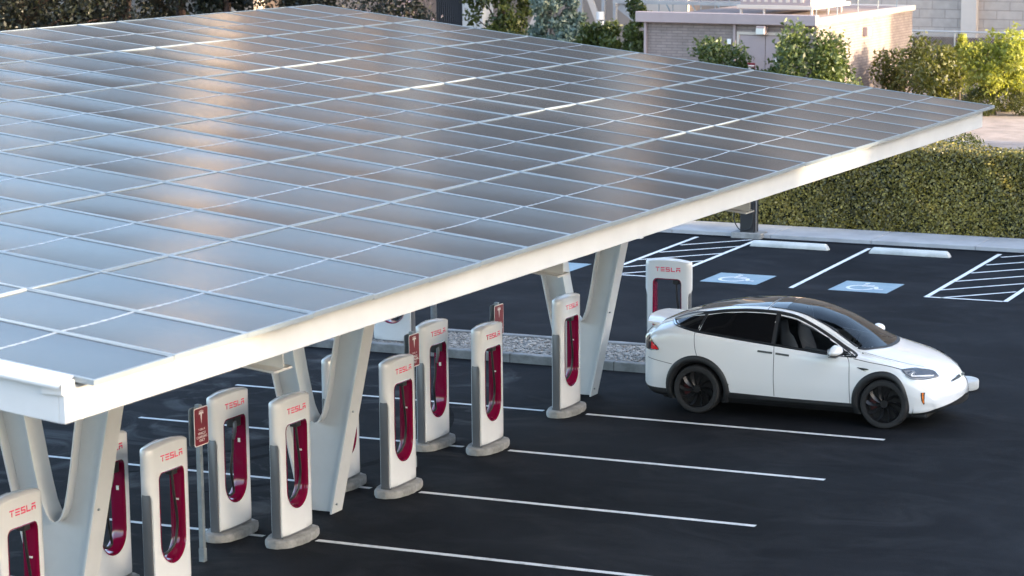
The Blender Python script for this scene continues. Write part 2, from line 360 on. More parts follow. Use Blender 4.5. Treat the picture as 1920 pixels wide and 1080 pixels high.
# ------------------------------------------------------------------ solar canopy
O = Vector((5.3592, -20.4807, 4.5957)); Uv = Vector((-.978, 0, .1078)); Vv = Vector((0, .992, 0)); UL = Uv.length; Nv = Uv.cross(-Vv).normalized()
if Nv.z < 0: Nv = -Nv
CB = Vector((-.70, -8.6, 0))
canopy = thing('solar_canopy', CB, 'large white steel canopy roofed with rows of solar panels over the charging bays', 'solar canopy')
def cloc(u, v, h=0): return O+Uv*u+Vv*v+Nv*h-CB
ang = math.atan2(.1078, .978)
def panel_mesh(amp=1.):
    """one framed module; the glass sags a few millimetres between its edges"""
    pu, pv = 2*UL, .992; mb = MB(); fy, fx, g = .025, .016, .003
    a, b = pu/2-g, pv/2-g
    for x0, x1, y0, y1 in ((-a, a, -b, -b+fy), (-a, a, b-fy, b), (-a, -a+fx, -b+fy, b-fy), (a-fx, a, -b+fy, b-fy)):
        mb.box(x0, x1, y0, y1, -.035, .004, 0)
    xs, ys = np.linspace(-a+fx, a-fx, 17), np.linspace(-b+fy, b-fy, 13)
    sag = lambda x, y: -.0085*amp*(1-(y/b)**2)*(1-.55*(x/a)**2)-.0012
    mb.add([(x, y, sag(x, y)) for y in ys for x in xs], [(q*17+p, q*17+p+1, (q+1)*17+p+1, (q+1)*17+p) for q in range(12) for p in range(16)], 1)
    mb.add([(-a+fx, -b+fy, -.03), (a-fx, -b+fy, -.03), (a-fx, b-fy, -.03), (-a+fx, b-fy, -.03)], [(3, 2, 1, 0)], 0)
    n = 24; y = np.linspace(-b+fy, b-fy, n+1); vs = []
    for k in range(n+1):
        w = .010+.003*math.sin(k*1.9)+random.uniform(-.002, .002); vs += [(-w, y[k], sag(0, y[k])+.0016), (w, y[k], sag(0, y[k])+.0016)]
    mb.add(vs, [(2*i, 2*i+1, 2*i+3, 2*i+2) for i in range(n)], 2)
    me = bpy.data.meshes.new('solar_panel'); me.from_pydata(mb.v, [], mb.f)
    for p, i in zip(me.polygons, mb.mi): p.material_index = i; p.use_smooth = (i == 1)
    return me
PMS = [panel_mesh(a_) for a_ in (.55, .8, 1.05, 1.35)]
for pm in PMS:
    for m in ('alu', 'solar', 'midline'): pm.materials.append(M[m])
CAM = Vector((15.19953, -34.66920, 7.88357))
slots = []
for i in range(6):
    for j in range(24):
        c = O+Uv*(2*i+1)+Vv*(j+.5); d = c-CAM
        cell = (d.length, i, j)
        # panels out of frame at the near left end count last
        fwd = Vector((-.3737, .9276, 0)); side = (d.x*fwd.y-d.y*fwd.x)/d.dot(fwd); out = side < -.262
        slots.append((out, d.length, i, j))
slots.sort(); rest = MB()
for k, (out, dist, i, j) in enumerate(slots):
    c = cloc(2*i+1, j+.5, .0)
    Rm = Matrix.Rotation(math.pi, 4, 'Z') @ Matrix.Rotation(ang*-1, 4, 'Y')
    Rm = Matrix.Rotation(ang, 4, 'Y')
    tx, ty = rng.normal(0, .26), rng.normal(0, .16)
    Rm = Rm @ Matrix.Rotation(R(max(-1.5, min(1.5, tx))), 4, 'X') @ Matrix.Rotation(R(max(-.8, min(.8, ty))), 4, 'Y')
    T = Matrix.Translation(c) @ Rm; pm = PMS[int(rng.integers(4))]
    if k < 100:
        o = bpy.data.objects.new('solar_panel', pm); COL.objects.link(o); o.parent = canopy; o.matrix_local = T; o['group'] = 'solar panels on the canopy'
    else:
        vs = [T @ v.co for v in pm.vertices]; base = len(rest.v)
        rest.v += [tuple(v) for v in vs]
        for p in pm.polygons: rest.f.append(tuple(base+x for x in p.vertices)); rest.mi.append(p.material_index)
me = bpy.data.meshes.new('solar_panel_rows'); me.from_pydata(rest.v, [], rest.f)
for p, i in zip(me.polygons, rest.mi): p.material_index = i; p.use_smooth = (i == 1)
o = link('solar_panel_rows', me, [M['alu'], M['solar'], M['midline']], canopy); o['kind'] = 'stuff'
# substructure
def cbox(name, segs, m='steel', bevel=.006):
    mb = MB()
    for a, b, w, h in segs: mb.bar(a, b, w, h)
    return mb.build(name, M[m], canopy, bevel=bevel)
du = .16
A0, A1 = cloc(du, .02), cloc(du, 23.96)
def fascia(name, a, b, drop=.26, th=.05, top=-.045):
    mb = MB(); a, b = Vector(a), Vector(b); d = (b-a).normalized(); n = Vector((d.y, -d.x, 0)).normalized()*th
    za, zb = a.z+top, b.z+top
    ps = [(a.x, a.y, za), (b.x, b.y, zb), (b.x, b.y, zb-drop), (a.x, a.y, za-drop)]
    qs = [(p[0]+n.x, p[1]+n.y, p[2]) for p in ps]
    mb.add(ps+qs, [(0, 1, 2, 3), (7, 6, 5, 4), (0, 4, 5, 1), (1, 5, 6, 2), (2, 6, 7, 3), (3, 7, 4, 0)])
    return mb.build(name, M['steel'], canopy, bevel=.004)
E0 = Vector((5.20, -20.60, 4.60))-CB; E1 = Vector((5.20, 3.20, 4.575))-CB
fascia('edge_beam', E1, E0, .25)
W0 = Vector((-6.20, -20.60, 5.86))-CB; W1 = Vector((-6.20, 3.20, 5.84))-CB
fascia('edge_beam', W0, W1, .25)
fascia('edge_beam', W1+Vector((.051, 0, 0)), E1+Vector((-.051, 0, 0)), .25)
fascia('edge_beam', E0+Vector((-.051, 0, 0)), W0+Vector((.051, 0, 0)), .25)
# rolled gutter lip along the near end
mb = MB(); N = 8; vs = []
prof = [(-20.635, -.05), (-20.64, -.03), (-20.63, -.018), (-20.60, -.012), (-20.54, -.010), (-20.50, -.004), (-20.475, .012), (-20.462, .016)]
for (y, dz) in prof:
    for X in (5.20, -6.2):
        zz = 4.6+(5.2-X)*.1102+dz; vs.append((X-CB.x, y-.02-CB.y, zz))
mb.add(vs, [(2*i, 2*i+1, 2*i+3, 2*i+2) for i in range(len(prof)-1)])
mb.build('gutter_lip', M['steel'], canopy, smooth=60)
mb = MB(); mb.box(5.02-CB.x, 5.198-CB.x, -20.62-CB.y, -20.47-CB.y, 4.50, 4.592); mb.build('corner_cap', M['steel'], canopy, bevel=.008)
# purlins under every rail line, then the transverse I-beams
for u in (1.0, 3.0, 5.0, 7.0, 9.0, 11.0):
    mb = MB(); a, b = cloc(u, .3, -.14), cloc(u, 23.7, -.14); mb.bar(a, b, .08, .18); mb.build('purlin', M['steel'], canopy)
def ibeam(y, x0, x1):
    mb = MB(); f, hh = .30, .62
    def P(x, dz, yy): return (x-CB.x, yy-CB.y, 4.5957+(5.36-x)*.1102-.24+dz)
    for dz0, dz1, w in ((-.02, 0, f), (-hh, -.02, .016), (-hh-.02, -hh, f)):
        vs = [P(x, dz, y+s*w/2) for x in (x0, x1) for dz in (dz0, dz1) for s in (-1, 1)]
        mb.add(vs, [(0, 1, 3, 2), (4, 6, 7, 5), (0, 4, 5, 1), (2, 3, 7, 6), (0, 2, 6, 4), (1, 5, 7, 3)])
    return mb.build('cross_beam', M['steel'], canopy)
for y, xe in ((-16.2, 4.3), (-10.4, 4.3), (-4.65, 4.3), (1.1, 2.6)): ibeam(y, xe, -5.4)
# V-shaped support posts
def vpost(y):
    X0 = -.70; fw = .28; mb = MB(); zt = 4.62
    zs = [0, .4, .8, 1.18, 1.3, 1.5, 1.75, 2.1, 2.6, 3.2, 3.9, zt]
    def outer(z): return .21+.215*z-.0*z
    inner_pts = [(0, 1.17), (.05, 1.19), (.10, 1.25), (.145, 1.36), (.19, 1.55), (.24, 1.80), (.30, 2.15), (.385, 2.6), (.50, 3.2), (.63, 3.9), (.77, zt)]
    def inner(z):
        return float(np.interp(z, [p[1] for p in inner_pts], [p[0] for p in inner_pts])) if z >= 1.17 else 0.
    zs = sorted(set([0, .5, 1.0]+[p[1] for p in inner_pts])); th = .02
    for sgn in (-1, 1):
        vs = []
        for z in zs:
            for yy in (-th/2, th/2): vs += [(X0+sgn*inner(z), y+yy, z), (X0+sgn*outer(z), y+yy, z)]
        fs = []
        for i in range(len(zs)-1):
            a, b = 4*i, 4*i+4
            fs += [(a, a+1, b+1, b), (a+2, b+2, b+3, a+3)]
        mb.add(vs, fs)
        # outer flange
        def strip(pts, t):
            vs = []
            for k, (x, z) in enumerate(pts):
                p0 = Vector((*pts[max(k-1, 0)], 0)); p1 = Vector((*pts[min(k+1, len(pts)-1)], 0)); d = (p1-p0).normalized(); nx, nz = d.y, -d.x
                for o_ in (-t/2, t/2):
                    for yy in (-fw/2, fw/2): vs.append((x+nx*o_, y+yy, z+nz*o_))
            fs = []
            for i in range(len(pts)-1):
                a, b = 4*i, 4*i+4
                fs += [(a, a+1, b+1, b), (a+2, b+2, b+3, a+3), (a, b, b+2, a+2), (a+1, a+3, b+3, b+1)]
            fs += [(0, 2, 3, 1), (4*len(pts)-4, 4*len(pts)-3, 4*len(pts)-1, 4*len(pts)-2)]
            mb.add(vs, fs)
        strip([(X0+sgn*outer(z), z) for z in zs], .022)
    full = [(X0-x, z) for x, z in inner_pts[::-1]]+[(X0+x, z) for x, z in inner_pts[1:]]
    strip(full, .018)
    mb.v = [(x-CB.x, yy-CB.y, z) for x, yy, z in mb.v]
    return mb.build('support_post', M['steel'], canopy, smooth=35)
for y in (-12.45, -6.87, 1.40, -18.0): vpost(y)
# bolts on the posts
for y in (-12.45, -6.87, 1.4):
    for z in (.12, 1.35):
        mb = MB(); mb.tube([(.21+.215*z-.70-CB.x, y-.06-CB.y, z), (.24+.215*z-.70-CB.x, y-.06-CB.y, z)], .014, 8)
        mb.build('bolt', M['galv'], canopy)

# ------------------------------------------------------------------ charging posts
LET = {'T': [(0, .81, 1, 1), (.42, 0, .58, .72)], 'E': [(0, 0, 1, .19), (0, .405, 1, .595), (0, .81, 1, 1)],
       'S': [(0, .81, 1, 1), (0, .42, .19, .81), (.0, .405, 1, .595), (.81, 0, 1, .58), (0, 0, 1, .19)],
       'L': [(0, 0, .19, 1), (0, 0, 1, .19)], 'A': [(0, .81, 1, 1), (0, 0, .19, .57), (.81, 0, 1, .57), (0, .40, 1, .585)]}
def lettering(mb, text, yc, z, w, h, place, pitch, t=.003):
    n = len(text); x = yc-((n-1)*pitch+w)/2
    for ch in text:
        for k, (a, b, c, d) in enumerate(LET[ch]):
            q = [(x+a*w, z+b*h), (x+c*w, z+b*h), (x+c*w, z+d*h), (x+a*w, z+d*h)]
            tt = t+k*.0003
            fr = [place(y, zz, tt) for y, zz in q]; bk = [place(y, zz, -.004) for y, zz in q]
            mb.add(fr+bk, [(0, 1, 2, 3), (7, 6, 5, 4)]+[(i, (i+1) % 4+0, (i+1) % 4+4, i+4) for i in range(4)])
        x += pitch
HW = .41; ZB = .12
def half(y): return .098-.026*(y/HW)**2-.040*(max(0, abs(y)-.335)/.075)**2
def make_charger(name, label, cable='hang'):
    t = thing(name, (0, 0, 0), label, 'charging post', 'charging posts')
    # outline of the shell (y,z), counter-clockwise, symmetric
    rt = [(.0, ZB), (.20, ZB), (.365, ZB), (.365, .5), (.365, .9), (.365, 1.20), (.372, 1.24), (.392, 1.275), (.408, 1.31), (.41, 1.36), (.41, 1.55), (.41, 1.74), (.406, 1.762), (.392, 1.776), (.30, 1.792), (.18, 1.808), (.0, 1.815)]
    outl = rt+[(-y, z) for y, z in rt[-2:0:-1]]
    # hole outline
    hw, zt, zr, rc = .25, 1.49, .68, .07
    hp = [(0, .43)]+[(hw*math.sin(a), zr-hw*math.cos(a)) for a in np.linspace(0, math.pi/2, 9)[1:]]+[(hw, 1.0), (hw, 1.3)]
    hp += [(hw-rc+rc*math.cos(a), zt-rc+rc*math.sin(a)) for a in np.linspace(0, math.pi/2, 5)]+[(0, zt)]
    hole = hp+[(-y, z) for y, z in hp[-2:0:-1]]
    cz = .98
    def resample(poly, N):
        # sample by direction from the centre so hole and outline match up
        P = [np.array(p) for p in poly]; out = []
        for k in range(N):
            a = 2*math.pi*k/N-math.pi/2; d = np.array([math.cos(a)*.45, math.sin(a)*.9]); best = None
            for i in range(len(P)):
                p, q = P[i]-np.array([0, cz]), P[(i+1) % len(P)]-np.array([0, cz]); e = q-p
                den = d[0]*e[1]-d[1]*e[0]
                if abs(den) < 1e-9: continue
                s = (p[0]*e[1]-p[1]*e[0])/den; u = (p[0]*d[1]-p[1]*d[0])/den
                if s > 0 and -1e-6 <= u <= 1+1e-6: best = s if best is None else max(best, s)
            out.append(d*best+np.array([0, cz]))
        return out
    N = 128; Ho, Oo = resample(hole, N), resample(outl, N)
    mb = MB(); rings = []
    fr = [0, .25, .5, .75, .955, 1.0]
    for sgn in (1, -1):
        for q in fr:
            ring = []
            for k in range(N):
                p = Ho[k]*(1-q)+Oo[k]*q; x = half(p[0])
                if q == 1.0: x -= .014
                ring.append((sgn*x, p[0], p[1]))
            rings.append(ring)
    vs = [p for r in rings for p in r]; nf = len(fr); fs = []
    for s in range(2):
        for i in range(nf-1):
            for k in range(N):
                a, b = (s*nf+i)*N, (s*nf+i+1)*N; j = (k+1) % N
                fs.append((a+k, a+j, b+j, b+k))
    a, b = (nf-1)*N, (2*nf-1)*N
    # crown the outer wall a little so the top reads as a dome
    mid = len(vs); vs += [(0, Oo[k][0]*1.006, Oo[k][1]+(.012 if Oo[k][1] > 1.70 else 0)) for k in range(N)]
    for k in range(N):
        j = (k+1) % N; fs += [(a+k, a+j, mid+j, mid+k), (mid+k, mid+j, b+j, b+k)]
    mb.add(vs, fs); mb.build('housing', M['shell'], t, smooth=42)
    # crimson liner: a tube through the opening with a rounded lip on both faces
    mb = MB(); prof = [(-.112, 1.035), (-.116, 1.0), (-.108, .965), (-.05, .95), (.05, .95), (.108, .965), (.116, 1.0), (.112, 1.035)]; vs = []
    for dx, k_ in prof:
        for p in Ho:
            e = .25*(k_-1); c = np.array([0, .93]); dv = p-c; L_ = np.linalg.norm(dv); p2 = p+dv/L_*e
            xx = (half(p[0])+abs(dx)-.106) if abs(dx) > .06 else abs(dx)
            vs.append((math.copysign(xx, dx), p2[0], p2[1]))
    n = len(prof); mb.add(vs, [(i*N+k, i*N+(k+1) % N, (i+1)*N+(k+1) % N, (i+1)*N+k) for i in range(n-1) for k in range(N)])
    mb.build('liner', M['red'], t, smooth=50)
    for s in (-1, 1):
        mb = MB(); pr = [(-.058, 0), (-.058, 1.12), (-.05, 1.165), (-.03, 1.192), (0, 1.20), (.03, 1.192), (.05, 1.165), (.058, 1.12), (.058, 0)]
        mb.prism([(x, z+ZB-.1) for x, z in pr], 0, .034, M=Matrix(((1, 0, 0, 0), (0, 0, s, s*.352), (0, 1, 0, 0.1), (0, 0, 0, 1))))
        mb.build('side_panel', M['silver'], t, bevel=.008, smooth=40)
    for sgn in (1, -1):
        mb = MB(); lettering(mb, 'TESLA', sgn*.015, 1.615, .070, .070, lambda y, z, tt: (sgn*(half(y)+tt), sgn*y if False else (y if sgn > 0 else -y), z), .092)
        mb.build('lettering', M['letter'], t)
    mb = MB()
    if cable == 'hang':
        pts = cat_rom([(.0, .13, 1.47), (.01, .135, 1.36), (.02, .15, 1.15), (.02, .19, .92), (.01, .205, .76), (0, .16, .60), (-.02, .06, .52), (-.05, -.08, .50), (-.07, -.18, .60)], 6)
        mb.tube(pts, .016, 8); mb.build('cable', M['black'], t, smooth=True)
        mb = MB(); mb.box(-.05, .05, .08, .19, 1.40, 1.478); mb.build('holster', M['blackp'], t, bevel=.012)
        mb = MB(); mb.box(-.022, .022, .2365, .2405, 1.08, 1.10); mb.build('notice', M['white'], t)
    else:
        pts = cat_rom([(.03, .05, 1.27), (.03, .03, 1.05), (.02, .0, .85), (.01, .05, .64), (0, .08, .52), (-.02, -.02, .50), (-.02, -.12, .62), (-.02, -.17, .85), (-.02, -.12, 1.0)], 6)
        mb.tube(pts, .016, 8); mb.build('cable', M['black'], t, smooth=True)
        mb = MB(); mb.box(-.055, .06, .04, .21, 1.34, 1.478); mb.build('holster', M['blackp'], t, bevel=.02)
        mb = MB(); mb.tube(cat_rom([(.045, .07, 1.42), (.06, .055, 1.36), (.055, .05, 1.28), (.035, .05, 1.20)], 5), [.024]*10+[.020]*6, 10); mb.build('plug_handle', M['silver'], t, smooth=True)
        mb = MB(); mb.box(-.016, .016, .2365, .2405, 1.12, 1.17); mb.build('notice', M['white'], t)
    # concrete foot with worn rounded edge, dark plinth line
    mb = MB(); ring = [(.235*math.copysign(abs(math.cos(a))**.8, math.cos(a))+rng.normal(0, .004), .475*math.copysign(abs(math.sin(a))**.9, math.sin(a))+rng.normal(0, .004)) for a in np.linspace(0, 2*math.pi, 45)[:-1]]
    mb.prism(ring, -.01, .10); mb.build('concrete_foot', M['base'], t, bevel=.03, smooth=40)
    mb = MB(); mb.prism([(.078, -.35), (.09, 0), (.078, .35), (-.078, .35), (-.09, 0), (-.078, -.35)], .105, .135); mb.build('plinth', M['silver'], t)
    return t
HX, LX = -.33, -1.16
c1 = make_charger('charging_post', 'white charging post standing nearest the white car, in front of the far V-shaped support', 'hang'); c1.location = (HX, 0.0, 0)
dup(c1, (HX+.02, -2.78, 0), 'white charging post with a tall maroon sign rising directly behind its right shoulder')
dup(c1, (HX+.05, -5.55, 0), 'white charging post in front of a maroon pole sign that its head half covers')
dup(c1, (HX+.05, -8.33, 0), 'white charging post hiding the left half of the middle V-shaped support')
dup(c1, (HX+.06, -11.10, 0), 'white charging post just left of the maroon sign on a full-height pole')
dup(c1, (HX+.06, -13.85, 0), 'white charging post cut off by the picture corner, before the nearest V-shaped support')
c2 = make_charger('charging_post', 'white charging post showing its silver plug, by the gravel island between two front-row posts', 'plug'); c2.location = (LX+.02, -2.85, 0)
dup(c2, (LX+.06, -5.60, 0), 'white charging post almost wholly hidden behind the middle V-shaped support')
dup(c2, (LX+.04, -8.37, 0), 'white charging post with its silver plug in view, just right of the maroon pole sign')
dup(c2, (LX+.10, -11.10, 0), 'white charging post half hidden behind the nearest V-shaped support')
dup(c1, (-.30, 4.12, .0), 'white charging post seen face-on behind the tail of the white car', -math.pi/2)
dup(c2, (-5.38, 3.98, .0), 'white charging post on the gravel island whose top the canopy edge hides', -math.pi/2)

# ------------------------------------------------------------------ pole signs
def font_mesh(txt, size):
    cu = bpy.data.curves.new('txt', 'FONT'); cu.body = txt; cu.size = size; cu.align_x = 'CENTER'; cu.align_y = 'CENTER'; cu.extrude = .0012; cu.space_line = .95
    o = bpy.data.objects.new('txt', cu); COL.objects.link(o); dg = bpy.context.evaluated_depsgraph_get()
    me = bpy.data.meshes.new_from_object(o.evaluated_get(dg)); bpy.data.objects.remove(o); bpy.data.curves.remove(cu)
    return me
def rrect(w, h, r, n=5):
    p = []
    for cx, cy, a0 in ((w/2-r, h/2-r, 0), (-w/2+r, h/2-r, 90), (-w/2+r, -h/2+r, 180), (w/2-r, -h/2+r, 270)):
        p += [(cx+r*math.cos(R(a0+a)), cy+r*math.sin(R(a0+a))) for a in np.linspace(0, 90, n)]
    return p
def make_sign(name, loc, label):
    t = thing(name, loc, label, 'pole sign', 'maroon pole signs')
    mb = MB(); mb.box(-.03, .03, -.03, .03, -.01, 1.90); mb.build('pole', M['galv'], t, bevel=.006)
    mb = MB(); mb.box(-.036, .036, -.036, .036, -.005, .16); mb.build('pole_sleeve', M['galv'], t, bevel=.006)
    # plate basis: face towards +X: (u -> +Y, v -> +Z, n -> +X)
    for s in (1, -1):
        B = Matrix(((0, 0, s, s*.034), (s, 0, 0, .0), (0, 1, 0, 1.64), (0, 0, 0, 1)))
        mb = MB(); mb.prism(rrect(.305, .46, .03), 0, .004, M=B); p = mb.build('sign_plate', M['white'] if s > 0 else M['galv'], t)
        mb = MB(); mb.prism(rrect(.281, .436, .022), .004, .0065, M=B); mb.build('sign_face', M['maroon'], p)
        mb = MB(); Bm = B @ Matrix.Translation((0, .105, .0065))
        em = [(-.052, .062), (-.02, .072), (0, .074), (.02, .072), (.052, .062), (.046, .040), (.026, .046), (.018, .046), (.0, -.070), (-.018, .046), (-.026, .046), (-.046, .040)]
        mb.prism(em[::-1], 0, .0012, M=Bm); mb.prism([(-.05, .078), (-.02, .087), (.02, .087), (.05, .078), (.049, .072), (.02, .08), (-.02, .08), (-.049, .072)][::-1], 0, .0012, M=Bm)
        mb.build('emblem', M['white'], p)
        mb = MB(); Bt = B @ Matrix.Translation((0, -.035, .0065))
        lettering(mb, 'TESLA', 0, -.011, .019, .022, lambda y, z, tt: tuple(Bt @ Vector((y, z, tt*.3))), .030); mb.build('brand_lettering', M['white'], p)
        me = font_mesh('VEHICLE\nCHARGING\nONLY', .044); me.transform(B @ Matrix.Translation((0, -.125, .0078)) )
        link('lettering', me, M['white'], p)
    return t
s1 = make_sign('pole_sign', (-.76, -9.60, 0), 'maroon charging sign whose whole grey pole shows, between two front-row charging posts')
dup2 = [((-.76, -4.20, 0), 'maroon charging sign half covered by the head of a front-row post'), ((-.76, -1.52, 0), 'maroon charging sign farthest from the camera, only its upper half showing over a post')]
for loc, lab in dup2: make_sign('pole_sign', loc, lab)
mb = MB(); mb.tube([(-5.0, 4.75, .0), (-5.0, 4.75, 2.6)], .055, 12)
t = thing('steel_pole', (0, 0, 0), 'plain grey round pole on the gravel island behind the half-hidden charging post', 'pole'); mb.build('shaft', M['galv'], t, smooth=True)
mb = MB(); mb.tube([(-5.0, 4.75, 2.6), (-5.0, 4.75, 2.63)], .065, 12); mb.build('cap', M['greyst'], t)

# ------------------------------------------------------------------ wheel stops, dark post
def stop(loc, label):
    mb = MB(); L_ = .915; pr = [(-.10, 0), (-.095, .08), (-.06, .13), (.06, .13), (.095, .08), (.10, 0)]
    mb.add([(s*(L_-(.0 if z < .05 else .04 if z < .1 else .09)), y, z) for s in (-1, 1) for y, z in pr], [tuple(range(6)), tuple(range(11, 5, -1))]+[(i, i+6, i+7, i+1) for i in range(5)]+[(0, 5, 11, 6)])
    o = mb.build('wheel_stop', M['stop'], loc=loc, bevel=.012, smooth=35); tag(o, label, 'wheel stop', 'concrete wheel stops'); return o
stop((-3.10, 18.32, 0), 'pale concrete wheel stop at the foot of the dark steel post')
stop((-.32, 18.28, 0), 'pale concrete wheel stop at the head of the bay left of the big white hatching')
stop((-7.6, 18.45, 0), 'pale concrete wheel stop of which only one end shows under the canopy edge')
t = thing('steel_post', (-4.53, 19.62, 0), 'dark square steel post hung with loose cables on the sidewalk edge before the hedge', 'post')
mb = MB(); mb.box(-.17, .17, -.15, .15, .06, 3.3); mb.build('column', M['dkpost'], t, bevel=.01)
mb = MB(); mb.prism(rrect(.75, .5, .06), -.01, .13); mb.build('footing', M['base'], t, bevel=.02)
for pts in ([(-.05, -.16, .95), (-.25, -.2, .75), (-.3, -.2, .45), (-.15, -.22, .2), (.1, -.2, .25), (.16, -.17, .6)], [(-.1, -.16, 1.05), (.0, -.22, .72), (.14, -.18, .8)], [(-.16, -.16, .8), (.02, -.21, .55), (.17, -.17, .68)], [(.0, -.16, 1.3), (-.18, -.2, 1.0), (-.2, -.18, .72), (.1, -.2, .9)]):
    mb = MB(); mb.tube(cat_rom(pts, 6), .012, 6); mb.build('cable', M['black'], t, smooth=True)
mb = MB(); mb.tube([(.19, -.08, .1), (.19, -.08, 3.2)], .022, 8); mb.build('conduit', M['greyst'], t, smooth=True)

# ------------------------------------------------------------------ the parked car (local: x forward from tail, y left, z up)
CARL = 5.037
def prof(xs, zs): return lambda x: np.interp(x, xs, zs)
_zt = prof([0, .06, .16, .3, .6, 1.0, 1.5, 2.0, 2.4, 2.8, 3.2, 3.6, 3.86, 3.98, 4.3, 4.6, 4.8, 4.93, 5.0, 5.037], [1.12, 1.20, 1.26, 1.305, 1.42, 1.545, 1.645, 1.69, 1.69, 1.635, 1.51, 1.30, 1.145, 1.10, 1.035, .95, .865, .775, .70, .60])
_W = prof([0, .1, .25, .5, .8, 1.12, 1.6, 2.4, 3.4, 3.8, 4.1, 4.45, 4.7, 4.88, 4.98, 5.037], [.80, .88, .93, .965, .99, 1.0, .985, .985, .985, .995, 1.0, .985, .955, .90, .84, .78])
_zs = prof([0, .3, .7, 1.14, 1.7, 2.2, 2.7, 3.1, 3.6, 3.9, 4.2, 4.5, 4.8, 5.037], [1.02, 1.16, 1.24, 1.235, 1.175, 1.13, 1.085, 1.055, 1.025, 1.0, .945, .87, .74, .50])
_yr = prof([0, .2, .5, 1.0, 1.6, 2.2, 2.8, 3.2, 3.6, 3.85, 4.2, 4.6, 4.9, 5.037], [.70, .66, .64, .64, .65, .655, .67, .695, .75, .80, .76, .66, .54, .48])
_zr = prof([0, .2, .5, .8, 1.1, 1.6, 2.2, 2.65, 3.06, 3.4, 3.65, 3.9, 4.2, 4.6, 4.9, 5.037], [1.10, 1.235, 1.33, 1.42, 1.50, 1.585, 1.60, 1.54, 1.375, 1.20, 1.08, 1.045, .985, .895, .755, .565])
_zb = prof([0, .1, .4, 4.6, 4.95, 5.037], [.36, .26, .22, .22, .25, .30])
XS = np.linspace(0, CARL, 190)
def _sm(fn, s=.075):
    v = np.array([fn(x) for x in XS]); k = np.exp(-.5*((np.arange(-12, 13)*(XS[1]-XS[0]))/s)**2); k /= k.sum()
    p = np.concatenate([2*v[0]-v[12:0:-1], v, 2*v[-1]-v[-2:-14:-1]]); return np.convolve(p, k, 'valid')
PZT, PW, PZS, PYR, PZR, PZB = [_sm(f_) for f_ in (_zt, _W, _zs, _yr, _zr, _zb)]
PZT = _sm(_zt, .05)
def section(i):
    W, zs, yr, zr, zt, zb = PW[i], PZS[i], PYR[i], PZR[i], PZT[i], PZB[i]; x = XS[i]
    zs = min(zs, zr-.02); body = .36 if .4 < x < 4.75 else .36
    cr_ = min(.62, zb+(zs-zb)*.55)
    pts = [(W*.86, zb), (W*.945, zb+.045), (W*.968, min(.37, zb+(zs-zb)*.3)), (W*.992, min(.5, zb+(zs-zb)*.45)), (W, cr_), (W*.997, cr_+(zs-cr_)*.45), (W*.978, zs-.075*min(1, (zs-zb)/.6)), (W*.945, zs)]
    pts += [((W*.945*.5+yr*.5)+.018, zs+(zr-zs)*.52), (yr+.012, zr-.012), (yr-.03, zr+(zt-zr)*.22), (yr*.62, zr+(zt-zr)*.72), (yr*.3, zr+(zt-zr)*.94), (0, zt)]
    return np.array(cat_rom(pts, 5))
SEC = [section(i) for i in range(len(XS))]; NJ = len(SEC[0])
for s_ in SEC:
    s_[:, 1] = np.maximum.accumulate(s_[:, 1]+np.arange(NJ)*1e-6); s_[:, 0] = np.maximum(s_[:, 0], 0)
def shear(x, y, z):
    if x > 3.9: x -= .34*y*y*min(1, (x-3.9)/1.1)**2
    if x < .8: x += (.06+.24*y*y)*((.8-x)/.8)**2
    if x > 4.7: x -= max(0, z-.52)*.22*((x-4.7)/.337)**2
    return x
def interp_sec(x):
    t = min(max(x/CARL*(len(XS)-1), 0), len(XS)-1.001); i = int(t); a = t-i
    return SEC[i]*(1-a)+SEC[i+1]*a
def side_pt(x, z, off=0.):
    s_ = interp_sec(x); y = float(np.interp(z, s_[:, 1], s_[:, 0])); dz = .012
    dy = float(np.interp(z+dz, s_[:, 1], s_[:, 0])-np.interp(z-dz, s_[:, 1], s_[:, 0])); n = Vector((0, 2*dz, -dy)).normalized()
    y += off*n.y; z2 = z+off*n.z
    return Vector((shear(x, y, z2), y, z2))
def top_pt(x, y, off=0.):
    s_ = interp_sec(x)[::-1]; z = float(np.interp(abs(y), s_[:, 0], s_[:, 1])); return Vector((shear(x, abs(y), z), y, z+off))
def clip_grid(poly, step, fn, name, m, parent, mirror=None, thick=0):
    """outline -> dense sheet laid on the body surface"""
    bm = bmesh.new(); vs = [bm.verts.new((p[0], p[1], 0)) for p in poly]; bm.faces.new(vs)
    lo = np.min(poly, 0); hi = np.max(poly, 0)
    for ax in (0, 1):
        for c in np.arange(lo[ax]+step, hi[ax], step):
            nrm = (1, 0, 0) if ax == 0 else (0, 1, 0); co_ = (c, 0, 0) if ax == 0 else (0, c, 0)
            bmesh.ops.bisect_plane(bm, geom=bm.verts[:]+bm.edges[:]+bm.faces[:], plane_co=co_, plane_no=nrm)
    bmesh.ops.triangulate(bm, faces=[f_ for f_ in bm.faces if len(f_.verts) > 4])
    for v in bm.verts: v.co = fn(v.co.x, v.co.y)
    if mirror:
        for v in bm.verts: v.co.y = -v.co.y
    bmesh.ops.recalc_face_normals(bm, faces=bm.faces)
    c = sum((f_.normal*f_.calc_area() for f_ in bm.faces), Vector())
    ce = sum((v.co for v in bm.verts), Vector())/len(bm.verts)
    if c.dot(ce-Vector((ce.x, 0, .5))) < 0: bmesh.ops.reverse_faces(bm, faces=bm.faces)
    me = bpy.data.meshes.new(name); bm.to_mesh(me); bm.free()
    o = link(name, me, m, parent, smooth=True); return o
